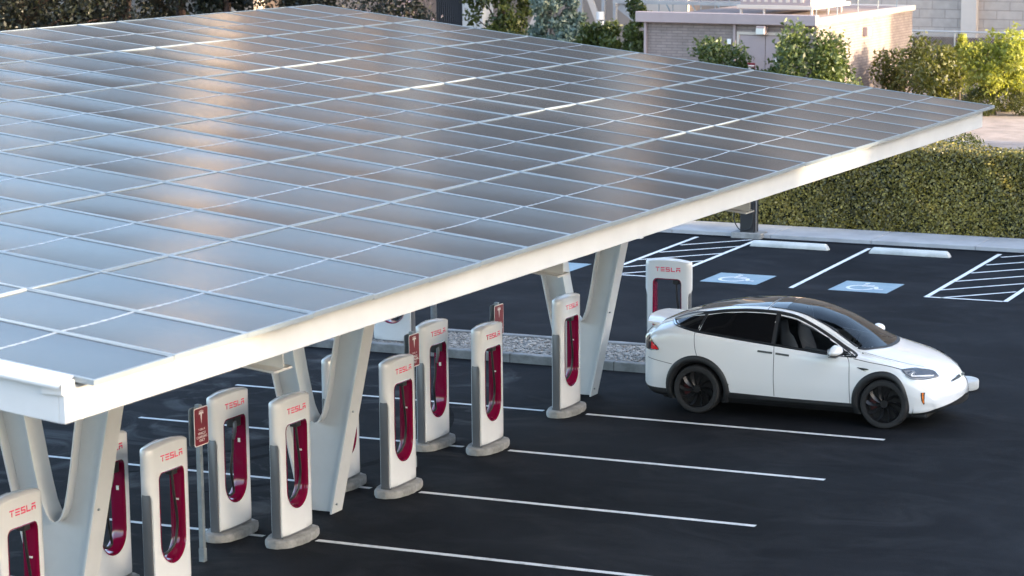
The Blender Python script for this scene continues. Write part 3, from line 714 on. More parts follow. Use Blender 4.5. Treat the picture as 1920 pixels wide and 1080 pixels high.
def ribbon(pts, w, fn, name, m, parent, mirror=False, closed=False):
    """narrow strip following a 2-D path on the body surface"""
    P = [Vector((p[0], p[1], 0)) for p in pts]; n = len(P); vs = []
    for i in range(n):
        a, b = (P[(i-1) % n], P[(i+1) % n]) if closed else (P[max(i-1, 0)], P[min(i+1, n-1)])
        d = (b-a).normalized(); q = Vector((-d.y, d.x, 0))*w/2
        for s in (-1, 1):
            v = fn(P[i].x+q.x*s, P[i].y+q.y*s); vs.append((v.x, -v.y if mirror else v.y, v.z))
    fs = [(2*i, 2*i+1, 2*((i+1) % n)+1, 2*((i+1) % n)) for i in range(n if closed else n-1)]
    mb = MB(); mb.add(vs, fs); return mb.build(name, m, parent, smooth=True)

car = thing('parked_car', (.395, 1.68, 0), 'white electric crossover car with black wheels parked nose outward beside the front-row charging post', 'car')
# -- window outlines in side view (x,z), near side = -y
win_front = cat_rom([(2.36, 1.150), (2.36, 1.40), (2.36, 1.548), (2.62, 1.505), (2.88, 1.405), (3.1, 1.29), (3.35, 1.155), (3.56, 1.055), (3.2, 1.075), (2.8, 1.11)], 1, True)
win_rear = [(1.15, 1.270), (1.17, 1.36), (1.20, 1.475), (1.45, 1.525), (1.8, 1.555), (2.1, 1.562), (2.30, 1.555), (2.30, 1.156), (1.9, 1.19), (1.5, 1.232)]
win_qtr = [(.70, 1.365), (.82, 1.405), (.98, 1.445), (1.155, 1.470), (1.125, 1.36), (1.105, 1.277), (.92, 1.30), (.78, 1.33)]
daylight = [(.62, 1.36), (.80, 1.425), (1.0, 1.475), (1.25, 1.515), (1.5, 1.556), (1.8, 1.583), (2.1, 1.59), (2.36, 1.578), (2.64, 1.530), (2.9, 1.425), (3.12, 1.315), (3.40, 1.16), (3.64, 1.040), (3.2, 1.055), (2.8, 1.09), (2.3, 1.135), (1.9, 1.17), (1.5, 1.21), (1.1, 1.255), (.85, 1.295), (.70, 1.325)]
def inside(poly, x, y):
    c = False; n = len(poly); j = n-1
    for i in range(n):
        xi, yi = poly[i][0], poly[i][1]; xj, yj = poly[j][0], poly[j][1]
        if (yi > y) != (yj > y) and x < (xj-xi)*(y-yi)/(yj-yi)+xi: c = not c
        j = i
    return c
ws_half = [(2.16, 0), (2.16, .535), (2.6, .555), (3.0, .60), (3.35, .665), (3.58, .725), (3.70, .70), (3.80, .58), (3.88, .42), (3.93, .22), (3.945, 0)]
ws = [(x, y) for x, y in ws_half]+[(x, -y) for x, y in ws_half[-2:0:-1]]
wheels = ((1.12, .50), (4.085, .475)); WR = .372
def body():
    mb = MB(); vs = []; idx = {}
    nring = 2*NJ-1
    for i, x in enumerate(XS):
        s_ = SEC[i]; ring = [(y, z) for y, z in s_]+[(-y, z) for y, z in s_[-2::-1]]
        for y, z in ring: vs.append((shear(x, y, z), y, z))
    fs = []; mi = []
    shr = [(x*.0+x, z) for x, z in daylight]
    cen = (sum(p[0] for p in daylight)/len(daylight), 1.33)
    cut = [(p[0]+(cen[0]-p[0])*.012, p[1]+(cen[1]-p[1])*.10) for p in win_front]
    wcut = [(2.16+(x-2.16)*.985+.012, y*.95) for x, y in ws]
    for i in range(len(XS)-1):
        x = .5*(XS[i]+XS[i+1])
        for j in range(nring-1):
            a = i*nring+j; q = (a, a+1, a+1+nring, a+nring)
            y = sum(vs[k][1] for k in q)/4; z = sum(vs[k][2] for k in q)/4
            skip = False
            for wx, r in wheels:
                if abs(y) > .4 and (x-wx)**2+(z-WR)**2 < (r-.035)**2: skip = True
            jj = j if j < NJ-1 else nring-2-j
            if abs(y) > .5 and jj < NJ-14 and inside(win_front, x, z) and inside(cut, x, z): skip = True
            if inside(wcut, x, y) and z > 1.0 and jj > NJ-26: skip = True
            if skip: continue
            fs.append(q); mi.append(1 if jj < (9 if x < 4.5 else 4) else 0)
    # end caps: rings shrinking towards the middle, gently bulged
    for i, flip, sgn in ((0, True, -1), (len(XS)-1, False, 1)):
        zc = .5*(PZB[i]+PZT[i]); ring = list(range(i*nring, (i+1)*nring)); src = [(y, z) for y, z in SEC[i]]+[(-y, z) for y, z in SEC[i][-2::-1]]
        prev = ring
        for q_ in (.86, .68, .45, .2, 0):
            cur = list(range(len(vs), len(vs)+(nring if q_ else 1)))
            for y, z in (src if q_ else [(0, zc)]):
                yy, zz = y*q_, zc+(z-zc)*q_; vs.append((shear(XS[i], yy, zz)+sgn*.028*(1-q_*q_), yy, zz))
            for n_ in range(nring):
                a, b = prev[n_], prev[(n_+1) % nring]; jj = n_ if n_ < NJ-1 else nring-2-n_
                f_ = (a, b, cur[(n_+1) % nring], cur[n_]) if q_ else (a, b, cur[0])
                fs.append(f_ if not flip else f_[::-1]); mi.append(1 if (jj < (9 if i == 0 else 4) or n_ == nring-1) else 0)
            prev = cur
    mb.v = vs; mb.f = fs; mb.mi = mi
    return mb.build('body', [M['car'], M['clad']], car, smooth=40)
body()
mb = MB(); mb.box(.5, 4.7, -.80, .80, .17, .30); mb.box(.25, .9, -.70, .70, .24, .40); mb.build('underbody', M['blackp'], car, bevel=.03)
mb = MB()
for wx, r in wheels:
    for s in (-1, 1):
        A_ = np.linspace(R(-20), R(200), 25); rr = r-.03
        vs = [(wx+rr*math.cos(a), s*y, WR+rr*math.sin(a)) for a in A_ for y in (.93, .58)]
        mb.add(vs+[(wx, s*.58, WR-.15)], [(2*i, 2*i+1, 2*i+3, 2*i+2) for i in range(24)]+[(2*i+1, 50, 2*i+3) for i in range(24)])
mb.build('wheel_well', M['blackp'], car)
# dark arch cladding
for wx, r in wheels:
    for s in (-1, 1):
        vs = []; N = 34; a0, a1 = R(-28), R(208); pr = [(-.045, .006), (-.030, .022), (0, .024), (.030, .018), (.046, .004)]
        for k in range(N+1):
            a = a0+(a1-a0)*k/N
            for dr, off in [(-.075, -.07)]+pr:
                x, z = wx+(r-.018+dr)*math.cos(a), WR+(r-.018+dr)*math.sin(a); z = max(z, .19)
                p = side_pt(x, max(z, .24), off); vs.append((p.x, s*p.y, z))
        n = len(pr)+1; mb = MB(); mb.add(vs, [(k*n+q, k*n+q+1, (k+1)*n+q+1, (k+1)*n+q) for k in range(N) for q in range(n-1)])
        mb.build('wheel_arch', M['clad'], car, smooth=60)
# sill
for s in (-1, 1):
    mb = MB(); vs = []
    for x in np.linspace(1.56, 3.66, 24):
        lift = .362-.02*(x-1.56)
        for z, off in ((.185, -.03), (.20, .008), (.30, .014), (lift, .010), (lift+.006, 0)):
            p = side_pt(x, max(z, .225), off); vs.append((x, s*p.y, z))
    mb.add(vs, [(k*5+q, k*5+q+1, k*5+q+6, k*5+q+5) for k in range(23) for q in range(4)]); mb.build('sill', M['clad'], car, smooth=40)
# glazing
for mir in (True, False):
    clip_grid(daylight, .05, lambda x, z: side_pt(x, z, .0015), 'window_surround', M['blackp'], car, mir) if False else None
    # black surround built as ribbons so the front door stays see-through
    f_side = lambda x, z: side_pt(x, z, .004)
    ribbon([(2.33, 1.14), (2.33, 1.35), (2.33, 1.575)], .075, f_side, 'pillar_trim', M['blackp'], car, mir)
    ribbon([(1.10, 1.25), (1.145, 1.38), (1.175, 1.495)], .05, f_side, 'pillar_trim', M['blackp'], car, mir)
    clip_grid(win_rear, .06, lambda x, z: side_pt(x, z, .006), 'rear_door_window', M['tint'], car, mir)
    clip_grid(win_qtr, .06, lambda x, z: side_pt(x, z, .006), 'quarter_window', M['tint'], car, mir)
    clip_grid(win_front, .06, lambda x, z: side_pt(x, z, .006), 'front_door_window', M['front_glass'], car, mir)
    up_ = [p for p in daylight[:13]]; lo_ = daylight[12:]+[daylight[0]]
    ribbon(cat_rom(up_, 4), .034, lambda x, z: side_pt(x, z, .003), 'window_frame', M['blackp'], car, mir)
    ribbon(cat_rom(up_, 4), .012, lambda x, z: side_pt(x, z+.016, .009), 'window_trim', M['gap'], car, mir)
    ribbon(cat_rom(lo_, 4), .036, lambda x, z: side_pt(x, z+.006, .003), 'window_frame', M['blackp'], car, mir)
    ribbon(cat_rom(lo_, 4), .014, lambda x, z: side_pt(x, z, .010), 'window_trim', M['chrome'], car, mir)
    # shut lines
    sl = lambda x, z: side_pt(x, z, .0012)
    for pts in ([(2.345, 1.13), (2.36, 1.0), (2.36, .7), (2.365, .366)], [(3.50, 1.035), (3.54, .95), (3.55, .7), (3.56, .33)], [(1.08, 1.245), (1.085, 1.12), (1.10, 1.0), (1.13, .90)], [(1.64, .50), (1.63, .42), (1.66, .365)], [(.10, .80), (.45, .77), (.72, .74)],
                [(3.60, 1.02), (3.85, .985), (4.15, .95), (4.40, .905)]):
        ribbon(cat_rom(pts, 8), .009, sl, 'shut_line', M['gap'], car, mir)
    # flush handles
    for a, b in (((2.10, 1.035), (2.335, 1.02)), ((2.385, 1.016), (2.60, 1.0))):
        ribbon([(a[0]+(b[0]-a[0])*t, a[1]+(b[1]-a[1])*t) for t in np.linspace(0, 1, 6)], .030, lambda x, z: side_pt(x, z, .007), 'door_handle', M['handle'], car, mir)
    # fender badge
    o_ = clip_grid([(3.66, .905), (3.82, .895), (3.86, .880), (3.80, .855), (3.74, .868)], .05, lambda x, z: side_pt(x, z, .006), 'fender_badge', M['blackp'], car, mir)
    clip_grid([(3.78, .872), (3.86, .880), (3.80, .853)], .05, lambda x, z: side_pt(x, z, .009), 'badge_gem', M['chrome'], o_, mir)
    # mirrors
    s = -1 if mir else 1
    bm = bmesh.new(); bmesh.ops.create_uvsphere(bm, u_segments=24, v_segments=14, radius=1)
    for v in bm.verts:
        x, y, z = v.co; x = x*.135 if x > 0 else x*.07; k = 1-.18*max(0, z)
        v.co = (x+.02*z, y*.165*k, z*.10 if z > 0 else z*.062)
    me = bpy.data.meshes.new('wing_mirror'); bm.to_mesh(me); bm.free(); wm = link('wing_mirror', me, M['car'], car, (3.33, s*1.06, 1.125), (0, 0, 0), True)
    mb = MB(); mb.prism([(-.05, -.12), (.08, -.13), (.10, .14), (-.03, .14)], -.072, -.062); mb.build('mirror_foot', M['chrome'], wm, bevel=.004)
    mb = MB(); mb.prism([(.10*0-.058, -.12), (-.05, -.13), (-.05, .12), (-.058, .12)], -.05, .05); mb.build('mirror_glass', M['chrome'], wm)
    # headlight
    hl = [(4.40, .905), (4.46, .86), (4.55, .815), (4.66, .778), (4.76, .757), (4.83, .750), (4.875, .757), (4.84, .792), (4.75, .848), (4.60, .890)]
    o_ = clip_grid(cat_rom(hl, 3, True), .03, lambda x, z: side_pt(x, z, .011), 'headlight', M['lensd'], car, mir)
    clip_grid([(4.44, .885), (4.50, .85), (4.58, .82), (4.66, .80), (4.62, .85), (4.56, .875)], .04, lambda x, z: side_pt(x, z, .015), 'lamp_reflector', M['lens'], o_, mir)
    ribbon(cat_rom([(4.60, .848), (4.62, .815), (4.72, .798), (4.82, .776)], 5), .012, lambda x, z: side_pt(x, z, .017), 'light_blade', M['white'], o_, mir)
    ribbon(cat_rom([(4.50, .835), (4.60, .792), (4.72, .770), (4.84, .760)], 5), .018, lambda x, z: side_pt(x, z, .016), 'lower_light_blade', M['lens'], o_, mir)
    # fog lamp pocket
    fl = [(4.835, .58), (4.90, .58), (4.905, .50), (4.90, .41), (4.875, .40), (4.85, .46)]
    o_ = clip_grid(fl, .03, lambda x, z: side_pt(x, z, .004), 'fog_lamp', M['blackp'], car, mir)
    ribbon([(4.872, .575), (4.882, .50), (4.888, .425)], .022, lambda x, z: side_pt(x, z, .010), 'turn_signal', M['amber'], o_, mir)
    ribbon([(4.84, .535), (4.90, .535)], .008, lambda x, z: side_pt(x, z, .012), 'lamp_bar', M['chrome'], o_, mir)
    ribbon([(4.855, .475), (4.90, .475)], .008, lambda x, z: side_pt(x, z, .012), 'lamp_bar', M['chrome'], o_, mir)
    # tail lamp
    tl = [(.02, 1.15), (.12, 1.13), (.28, 1.05), (.42, .975), (.45, .94), (.22, .93), (.02, .935)]
    o_ = clip_grid(tl, .04, lambda x, z: side_pt(x, z, .010), 'tail_lamp', M['taild'], car, mir)
    clip_grid([(.22, 1.055), (.30, 1.02), (.41, .965), (.43, .945), (.21, .94)], .04, lambda x, z: side_pt(x, z, .014), 'red_lens', M['taill'], o_, mir)
    ribbon([(.04, .928), (.20, .926), (.42, .936)], .012, lambda x, z: side_pt(x, z, .014), 'lens_trim', M['chrome'], o_, mir)
# windscreen, roof panes, hatch glass
clip_grid(ws, .07, lambda x, y: top_pt(x, y, .005), 'windscreen', M['wind_glass'], car)
ft = lambda x, y: top_pt(x, y, .007)
ribbon(cat_rom([(x, y) for x, y in ws_half[5:]]+[(x, -y) for x, y in ws_half[-2:4:-1]], 4), .05, ft, 'cowl_band', M['blackp'], car)
for s in (-1, 1): ribbon(cat_rom([(x, s*y) for x, y in ws_half[1:6]], 4), .028, ft, 'windscreen_seal', M['blackp'], car)
clip_grid([(2.17, -.53), (2.17, .53), (2.40, .54), (2.40, -.54)], .06, lambda x, y: top_pt(x, y, .0075), 'windscreen_shade', M['roofg'], car)
rf = [(.98, -.44), (.98, .44), (1.5, .50), (2.12, .525), (2.12, -.525), (1.5, -.50)]
clip_grid(rf, .07, lambda x, y: top_pt(x, y, .004), 'roof_glass', M['roofg'], car)
ribbon([(1.0, 0), (1.5, 0), (2.12, 0)], .09, lambda x, y: top_pt(x, y, .007), 'roof_spine', M['gap'], car)
clip_grid([(.34, -.44), (.34, .44), (.94, .44), (.94, -.44)], .06, lambda x, y: top_pt(x, y, .004), 'hatch_glass', M['roofg'], car)
for x_, y_ in ((.96, .60), (2.14, .64)): ribbon([(x_, t) for t in np.linspace(-y_, y_, 20)], .012, lambda x, y: top_pt(x, y, .002), 'roof_seam', M['gap'], car)
# bonnet shut line
bl = cat_rom([(3.68, .77), (3.9, .775), (4.2, .735), (4.45, .66), (4.62, .56)], 6)
for s in (-1, 1): ribbon([(x, s*y) for x, y in bl], .009, lambda x, y: top_pt(x, y, .0012), 'bonnet_line', M['gap'], car)
# tail spoiler
vs = []; ys = np.linspace(-.62, .62, 21)
for y in ys:
    q = abs(y)/.62; dx = .12*q*q; zt_ = 1.345-.055*q**3
    for x, z in ((.40, 1.318), (.22, 1.352), (.07, 1.362), (.055, 1.350), (.08, 1.335), (.25, 1.312)): vs.append((x+dx, y, z-.05*q**3))
mb = MB(); n = 6; mb.add(vs, [(k*n+q, k*n+(q+1) % n, (k+1)*n+(q+1) % n, (k+1)*n+q) for k in range(20) for q in range(n)]+[tuple(range(n)), tuple(range(20*n, 21*n))[::-1]])
mb.build('tail_spoiler', M['car'], car, smooth=40)
# nose: slim intake with emblem, lower grille
def nose_pt(y, z, off):
    q_ = min(1, ((abs(y)/.74)**4+(abs(z-.45)/.155)**4)**.25); return (shear(CARL, y, z)+.028*(1-q_*q_)+off, y, z)
vs = []; ys = np.linspace(-.50, .50, 31)
for y in ys:
    q_ = abs(y)/.50
    for z in np.linspace(.318+.03*q_**3, .415-.05*q_**2, 4): vs.append(nose_pt(y, z, .012))
mb = MB(); mb.add(vs, [(i*4+n_, i*4+n_+1, i*4+n_+5, i*4+n_+4) for i in range(30) for n_ in range(3)]); mb.build('lower_grille', M['blackp'], car, smooth=True)
def front_pt(y, z, off):   # point on the bonnet lip: march the sections back until the top drops to z
    for x in np.linspace(CARL, 4.5, 120):
        p = top_pt(x, y, 0)
        if p.z >= z: return Vector((p.x+off, y, z))
    return Vector((4.9, y, z))
vs = []; ys = np.linspace(-.33, .33, 23)
for y in ys:
    q = abs(y)/.33
    zl = .690-.012*q; zh = .735-.035*q
    for z in (zl, zh): vs.append(tuple(front_pt(y, z, .030)))
mb = MB(); mb.add(vs, [(2*i, 2*i+1, 2*i+3, 2*i+2) for i in range(22)]); gi = mb.build('nose_intake', M['blackp'], car, smooth=True)
mb = MB(); a = front_pt(0, .735, .045); b = front_pt(0, .66, .035)
em = [(-.045, 1.0), (-.018, 1.08), (.018, 1.08), (.045, 1.0), (.024, .85), (.018, .82), (0, 0), (-.018, .82), (-.024, .85)]
d_ = a-b; nn = Vector((1, 0, .35)).normalized()
fr_ = [b+d_*t+Vector((0, y, 0)) for y, t in em]; mb.add(fr_+[p-nn*.012 for p in fr_], [tuple(range(9)), tuple(range(17, 8, -1))]+[(i, (i+1) % 9, (i+1) % 9+9, i+9) for i in range(9)]); mb.build('nose_emblem', M['chrome'], gi)
# cabin
mb = MB(); mb.box(1.3, 3.75, -.74, .74, .42, .62); mb.box(1.2, 1.3, -.74, .74, .5, 1.35); mb.build('cabin_floor', M['cabin'], car)
mb = MB(); mb.add([(3.95, -.74, .98), (3.95, .74, .98), (3.35, .74, 1.02), (3.35, -.74, 1.02), (3.28, -.74, .9), (3.28, .74, .9), (3.32, -.74, .6), (3.32, .74, .6)], [(0, 1, 2, 3), (3, 2, 5, 4), (4, 5, 7, 6)]); mb.build('dashboard', M['cabin'], car)
for y in (-.38, .38):
    vs = []; pr = [(2.60, .66, .25), (2.50, .78, .26), (2.42, 1.0, .265), (2.36, 1.15, .235), (2.33, 1.22, .15), (2.32, 1.27, .125), (2.30, 1.38, .13), (2.30, 1.42, .10)]
    for x, z, hw_ in pr:
        for k in range(12):
            a = 2*math.pi*k/12; vs.append((x+.065*math.sin(a)*(1 if z < 1.2 else .8), y+hw_*math.copysign(abs(math.cos(a))**.6, math.cos(a)), z))
    n = 12; mb = MB(); mb.add(vs, [(i*n+k, i*n+(k+1) % n, (i+1)*n+(k+1) % n, (i+1)*n+k) for i in range(len(pr)-1) for k in range(n)]+[tuple(range(n))[::-1], tuple(range((len(pr)-1)*n, len(pr)*n))])
    mb.box(2.55, 3.05, y-.26, y+.26, .60, .74); mb.build('seat', M['seat'], car, smooth=50)
mb = MB(); c_ = Vector((3.17, .38, 1.0)); ax = Vector((-.9, 0, .42)).normalized(); e1 = Vector((0, 1, 0)); e2 = ax.cross(e1)
mb.tube([c_+(e1*math.cos(a)+e2*math.sin(a))*.18 for a in np.linspace(0, 2*math.pi, 29)], .016, 8); mb.build('steering_wheel', M['black'], car, smooth=True)
# wheels
def wheel(x, s, front):
    w_ = bpy.data.objects.new('wheel', None); COL.objects.link(w_); w_.parent = car; w_.location = (x, s*.855, WR)
    pr = [(-.128, .285), (-.134, .31), (-.132, .345), (-.112, .366), (-.05, WR), (.05, WR), (.112, .366), (.132, .345), (.134, .31), (.124, .285)]
    N = 48; vs = [(r*math.cos(a), y, r*math.sin(a)) for a in [2*math.pi*k/N for k in range(N)] for y, r in pr]; n = len(pr)
    mb = MB(); mb.add(vs, [(k*n+q, k*n+q+1, ((k+1) % N)*n+q+1, ((k+1) % N)*n+q) for k in range(N) for q in range(n-1)]); mb.build('tyre', M['tyre'], w_, smooth=40)
    pr = [(.112, .286), (.126, .288), (.126, .276), (.10, .268), (.02, .262), (.02, .03), (.055, .0)]
    vs = [(r*math.cos(a), y*s, r*math.sin(a)) for a in [2*math.pi*k/N for k in range(N)] for y, r in pr]; n = len(pr)
    mb = MB(); mb.add(vs, [(k*n+q, k*n+q+1, ((k+1) % N)*n+q+1, ((k+1) % N)*n+q) for k in range(N) for q in range(n-1)])
    for k in range(10):
        a = 2*math.pi*k/10+.2; sp = []
        for t in np.linspace(0, 1, 6):
            r = .05+.22*t; aa = a+s*.30*t*t; wd = .030+.012*t if t > .1 else .022; tw = .5-.2*t
            c2 = Vector((r*math.cos(aa), s*(.072+.036*t), r*math.sin(aa))); tg = Vector((-math.sin(aa), 0, math.cos(aa)))
            v1 = tg*wd*.55+Vector((0, s*.016, 0)); v2 = -tg*wd*.55-Vector((0, s*.020, 0)); sp += [c2+v1, c2+v2, c2+v2-Vector((0, s*.03, 0)), c2+v1-Vector((0, s*.03, 0))]
        mb.add(sp, [(i*4+q, i*4+(q+1) % 4, i*4+4+(q+1) % 4, i*4+4+q) for i in range(5) for q in range(4)])
    mb.tube([(0, s*.06, 0), (0, s*.092, 0)], .058, 16); mb.build('rim', M['rim'], w_, smooth=35)
    mb = MB(); ar = [(r*math.cos(a), r*math.sin(a)) for r, aa in ((.14, np.linspace(2.6, 3.6, 7)), (.225, np.linspace(3.6, 2.6, 7))) for a in aa]
    vs = [(x_, s*.024, z_) for x_, z_ in ar]+[(x_, s*.050, z_) for x_, z_ in ar]; k_ = len(ar)
    mb.add(vs, [tuple(range(k_)), tuple(range(2*k_-1, k_-1, -1))]+[(i, (i+1) % k_, (i+1) % k_+k_, i+k_) for i in range(k_)]); mb.build('brake_caliper', M['caliper'], w_)
for x, _ in wheels:
    for s in (-1, 1): wheel(x, s, x > 3)

# ------------------------------------------------------------------ vegetation
def hx(u, Y):   # where a bearing seen in the photo meets the line y = Y
    return 15.2-math.tan(.38292+math.atan((1240.76-u)/4771.2))*(Y+34.67)
def leaves(name, blobs, n, size, m, parent=None, seed=0, fill=.45, loc=(0, 0, 0), flat=0.):
    g = np.random.default_rng(seed); B = np.array(blobs, float); vol = (B[:, 3]*B[:, 4]*B[:, 5])**.75; pk = g.choice(len(B), n, p=vol/vol.sum())
    d = g.normal(size=(n, 3)); d /= np.linalg.norm(d, axis=1)[:, None]; r = g.uniform(fill, 1.0, n)**.6*(1+.10*g.normal(size=n))
    c = B[pk, :3]+d*r[:, None]*B[pk, 3:6]
    a = g.normal(size=(n, 3))+d*.3; a /= np.linalg.norm(a, axis=1)[:, None]; b = np.cross(a, g.normal(size=(n, 3))); b /= np.linalg.norm(b, axis=1)[:, None]
    if flat: a[:, 2] -= flat; a /= np.linalg.norm(a, axis=1)[:, None]; b = np.cross(a, d+.1); b /= np.linalg.norm(b, axis=1)[:, None]
    s = size*g.uniform(.6, 1.35, n)[:, None]; k = np.cross(a, b)*s*.12
    v = np.stack([c-a*s*.55, c+b*s*.27+k, c+a*s*.55, c-b*s*.27+k], 1).reshape(-1, 3)
    me = bpy.data.meshes.new(name); me.vertices.add(4*n); me.vertices.foreach_set('co', v.ravel())
    me.loops.add(4*n); me.loops.foreach_set('vertex_index', np.arange(4*n)); me.polygons.add(n); me.polygons.foreach_set('loop_start', np.arange(0, 4*n, 4)); me.update(calc_edges=True)
    tone = np.clip(g.normal(.42, .25, n)+g.normal(0, .18, len(B))[pk], 0, 1)
    at = me.attributes.new('tone', 'FLOAT', 'FACE'); at.data.foreach_set('value', tone.astype(np.float32))
    return link(name, me, m, parent, loc)
def clumps(g, R_, H, z0, n, k, shape='round'):
    out = []
    for _ in range(n):
        while True:
            p = g.uniform(-1, 1, 3)
            if np.linalg.norm(p) < 1: break
        w = 1-.45*max(0, p[2]) if shape == 'round' else (1-.75*(p[2]+1)/2 if shape == 'cone' else 1)
        q = R_*k*g.uniform(.7, 1.35)
        out.append((p[0]*R_*w*(1-k*.5), p[1]*R_*w*(1-k*.5), z0+(p[2]+1)/2*H, q, q, q*g.uniform(.8, 1.3)))
    return out
def plant(name, label, cat, loc, R_, H, z0, n, size, m, seed, ncl=16, k=.34, shape='round', group=None, bark='twig', trunk=.05, lean=0., blossom=0, flat=0., fill=.3):
    g = np.random.default_rng(seed); t = thing(name, loc, label, cat, group)
    bl = clumps(g, R_, H, z0, ncl, k, shape)
    mb = MB(); top = z0+H*.6
    mb.tube([(0, 0, -.1), (lean*.3, 0, top*.35), (lean, .05, top)], [trunk, trunk*.8, trunk*.35], 8)
    for b in bl[:14]:
        zz = max(.05, min(b[2]*.45, z0+H*.3)); f_ = zz/top
        mb.tube([(lean*f_, 0, zz), (b[0]*.45, b[1]*.45, zz+(b[2]-zz)*.6), (b[0], b[1], b[2])], [trunk*.45, trunk*.28, trunk*.1], 6)
    mb.build('trunk', M[bark], t, smooth=True)
    leaves('crown', bl, n, size, m, t, seed, fill=fill, flat=flat)
    if blossom: leaves('blossom', [(b[0], b[1], b[2], b[3]*1.12, b[4]*1.12, b[5]*1.12) for b in bl], blossom, size*.75, L['pink'], t, seed+5, fill=.85)
    return t
TG, SG = 'dark trees beyond the canopy', 'shrubs planted before the buildings'
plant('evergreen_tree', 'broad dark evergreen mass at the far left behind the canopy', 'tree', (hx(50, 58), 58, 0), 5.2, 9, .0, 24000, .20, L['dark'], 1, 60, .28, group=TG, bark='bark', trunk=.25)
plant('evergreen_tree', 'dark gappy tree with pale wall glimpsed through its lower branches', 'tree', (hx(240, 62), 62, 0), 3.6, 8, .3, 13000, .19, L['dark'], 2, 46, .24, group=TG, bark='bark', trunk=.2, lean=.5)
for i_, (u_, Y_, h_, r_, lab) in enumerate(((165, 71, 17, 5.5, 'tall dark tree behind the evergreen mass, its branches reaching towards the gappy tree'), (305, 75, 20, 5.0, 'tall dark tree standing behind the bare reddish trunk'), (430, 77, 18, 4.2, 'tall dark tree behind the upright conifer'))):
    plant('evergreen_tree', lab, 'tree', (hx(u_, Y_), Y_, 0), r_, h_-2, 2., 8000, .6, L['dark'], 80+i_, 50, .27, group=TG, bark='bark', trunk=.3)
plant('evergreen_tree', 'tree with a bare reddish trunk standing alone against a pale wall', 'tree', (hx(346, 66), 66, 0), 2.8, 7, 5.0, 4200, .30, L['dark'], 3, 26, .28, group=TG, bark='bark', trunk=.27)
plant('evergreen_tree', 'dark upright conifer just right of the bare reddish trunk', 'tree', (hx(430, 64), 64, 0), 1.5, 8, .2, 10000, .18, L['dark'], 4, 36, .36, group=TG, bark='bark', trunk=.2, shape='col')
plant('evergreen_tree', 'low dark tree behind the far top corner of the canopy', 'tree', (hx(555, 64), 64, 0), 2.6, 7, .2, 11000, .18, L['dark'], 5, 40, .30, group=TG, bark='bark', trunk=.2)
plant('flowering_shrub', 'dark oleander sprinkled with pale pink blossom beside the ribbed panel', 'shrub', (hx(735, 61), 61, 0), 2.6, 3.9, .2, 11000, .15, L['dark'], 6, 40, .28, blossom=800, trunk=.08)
plant('leafy_tree', 'dense green tree standing against the pale concrete pillar', 'tree', (hx(942, 64), 64, 0), 1.6, 7, .1, 9500, .20, L['green'], 7, 44, .34, shape='col', bark='bark', trunk=.14)
plant('acacia_shrub', 'feathery blue-green shrub in front of the beige wall', 'shrub', (hx(1030, 60), 60, 0), 1.5, 3.2, .3, 6500, .19, L['blue'], 8, 30, .24, fill=.05, trunk=.05, flat=.4)
plant('acacia_shrub', 'taller feathery blue-green shrub with a wispy pointed top', 'shrub', (hx(1068, 60.5), 60.5, 0), .95, 4.0, .3, 4200, .18, L['blue'], 28, 18, .34, fill=.05, trunk=.05, flat=.4, shape='cone')
plant('evergreen_shrub', 'small dark shrub by the steel post against the beige wall', 'shrub', (hx(1108, 57), 57, 0), .85, 2.9, .2, 2600, .16, L['green'], 9, 16, .34, shape='cone', group=SG)
plant('evergreen_shrub', 'loose dark shrub between the small shrub and the brick corner', 'shrub', (hx(1150, 56.5), 56.5, 0), .9, 2.7, .2, 2600, .16, L['green'], 10, 16, .32, group=SG)
plant('evergreen_shrub', 'tall dark shrub touching the left corner of the brick building', 'shrub', (hx(1192, 55), 55, 0), .95, 3.5, .2, 3600, .16, L['green'], 11, 22, .33, shape='cone', group=SG)
plant('evergreen_shrub', 'sparse bright shrub left of the double door', 'shrub', (hx(1335, 46), 46, 0), 1.75, 2.5, .2, 4600, .15, L['mid'], 12, 26, .24, group=SG, shape='round')
plant('evergreen_shrub', 'low bright shrub in front of the double door', 'shrub', (hx(1438, 45.4), 45.4, 0), .7, 1.85, .2, 1200, .15, L['mid'], 13, 10, .38, group=SG)
plant('evergreen_shrub', 'big bushy green shrub covering the front corner of the brick building', 'shrub', (hx(1505, 45.6), 45.6, 0), 2.0, 2.9, .2, 10000, .15, L['mid'], 14, 40, .27, group=SG, shape='round')
plant('evergreen_shrub', 'olive shrub beside the sunlit side wall of the brick building', 'shrub', (hx(1692, 54), 54, 0), 1.2, 2.4, .2, 3000, .15, L['olive'], 15, 22, .34, group=SG)
plant('evergreen_shrub', 'olive shrub in front of the chain-link fence', 'shrub', (hx(1752, 56), 56, 0), 1.1, 2.0, .2, 2600, .15, L['olive'], 16, 20, .34, group=SG)
plant('yellow_tree', 'small yellow-green sunlit tree with several thin stems before the chain-link fence', 'tree', (hx(1862, 53), 53, 0), 1.55, 1.95, .85, 6500, .15, L['lemon'], 17, 34, .28, trunk=.06)
plant('yellow_tree', 'bright yellow-green bush at the left foot of the sunlit tree', 'tree', (hx(1795, 56.5), 56.5, 0), .55, 2.35, .4, 1900, .15, L['lemon'], 18, 14, .36, trunk=.04, shape='cone')
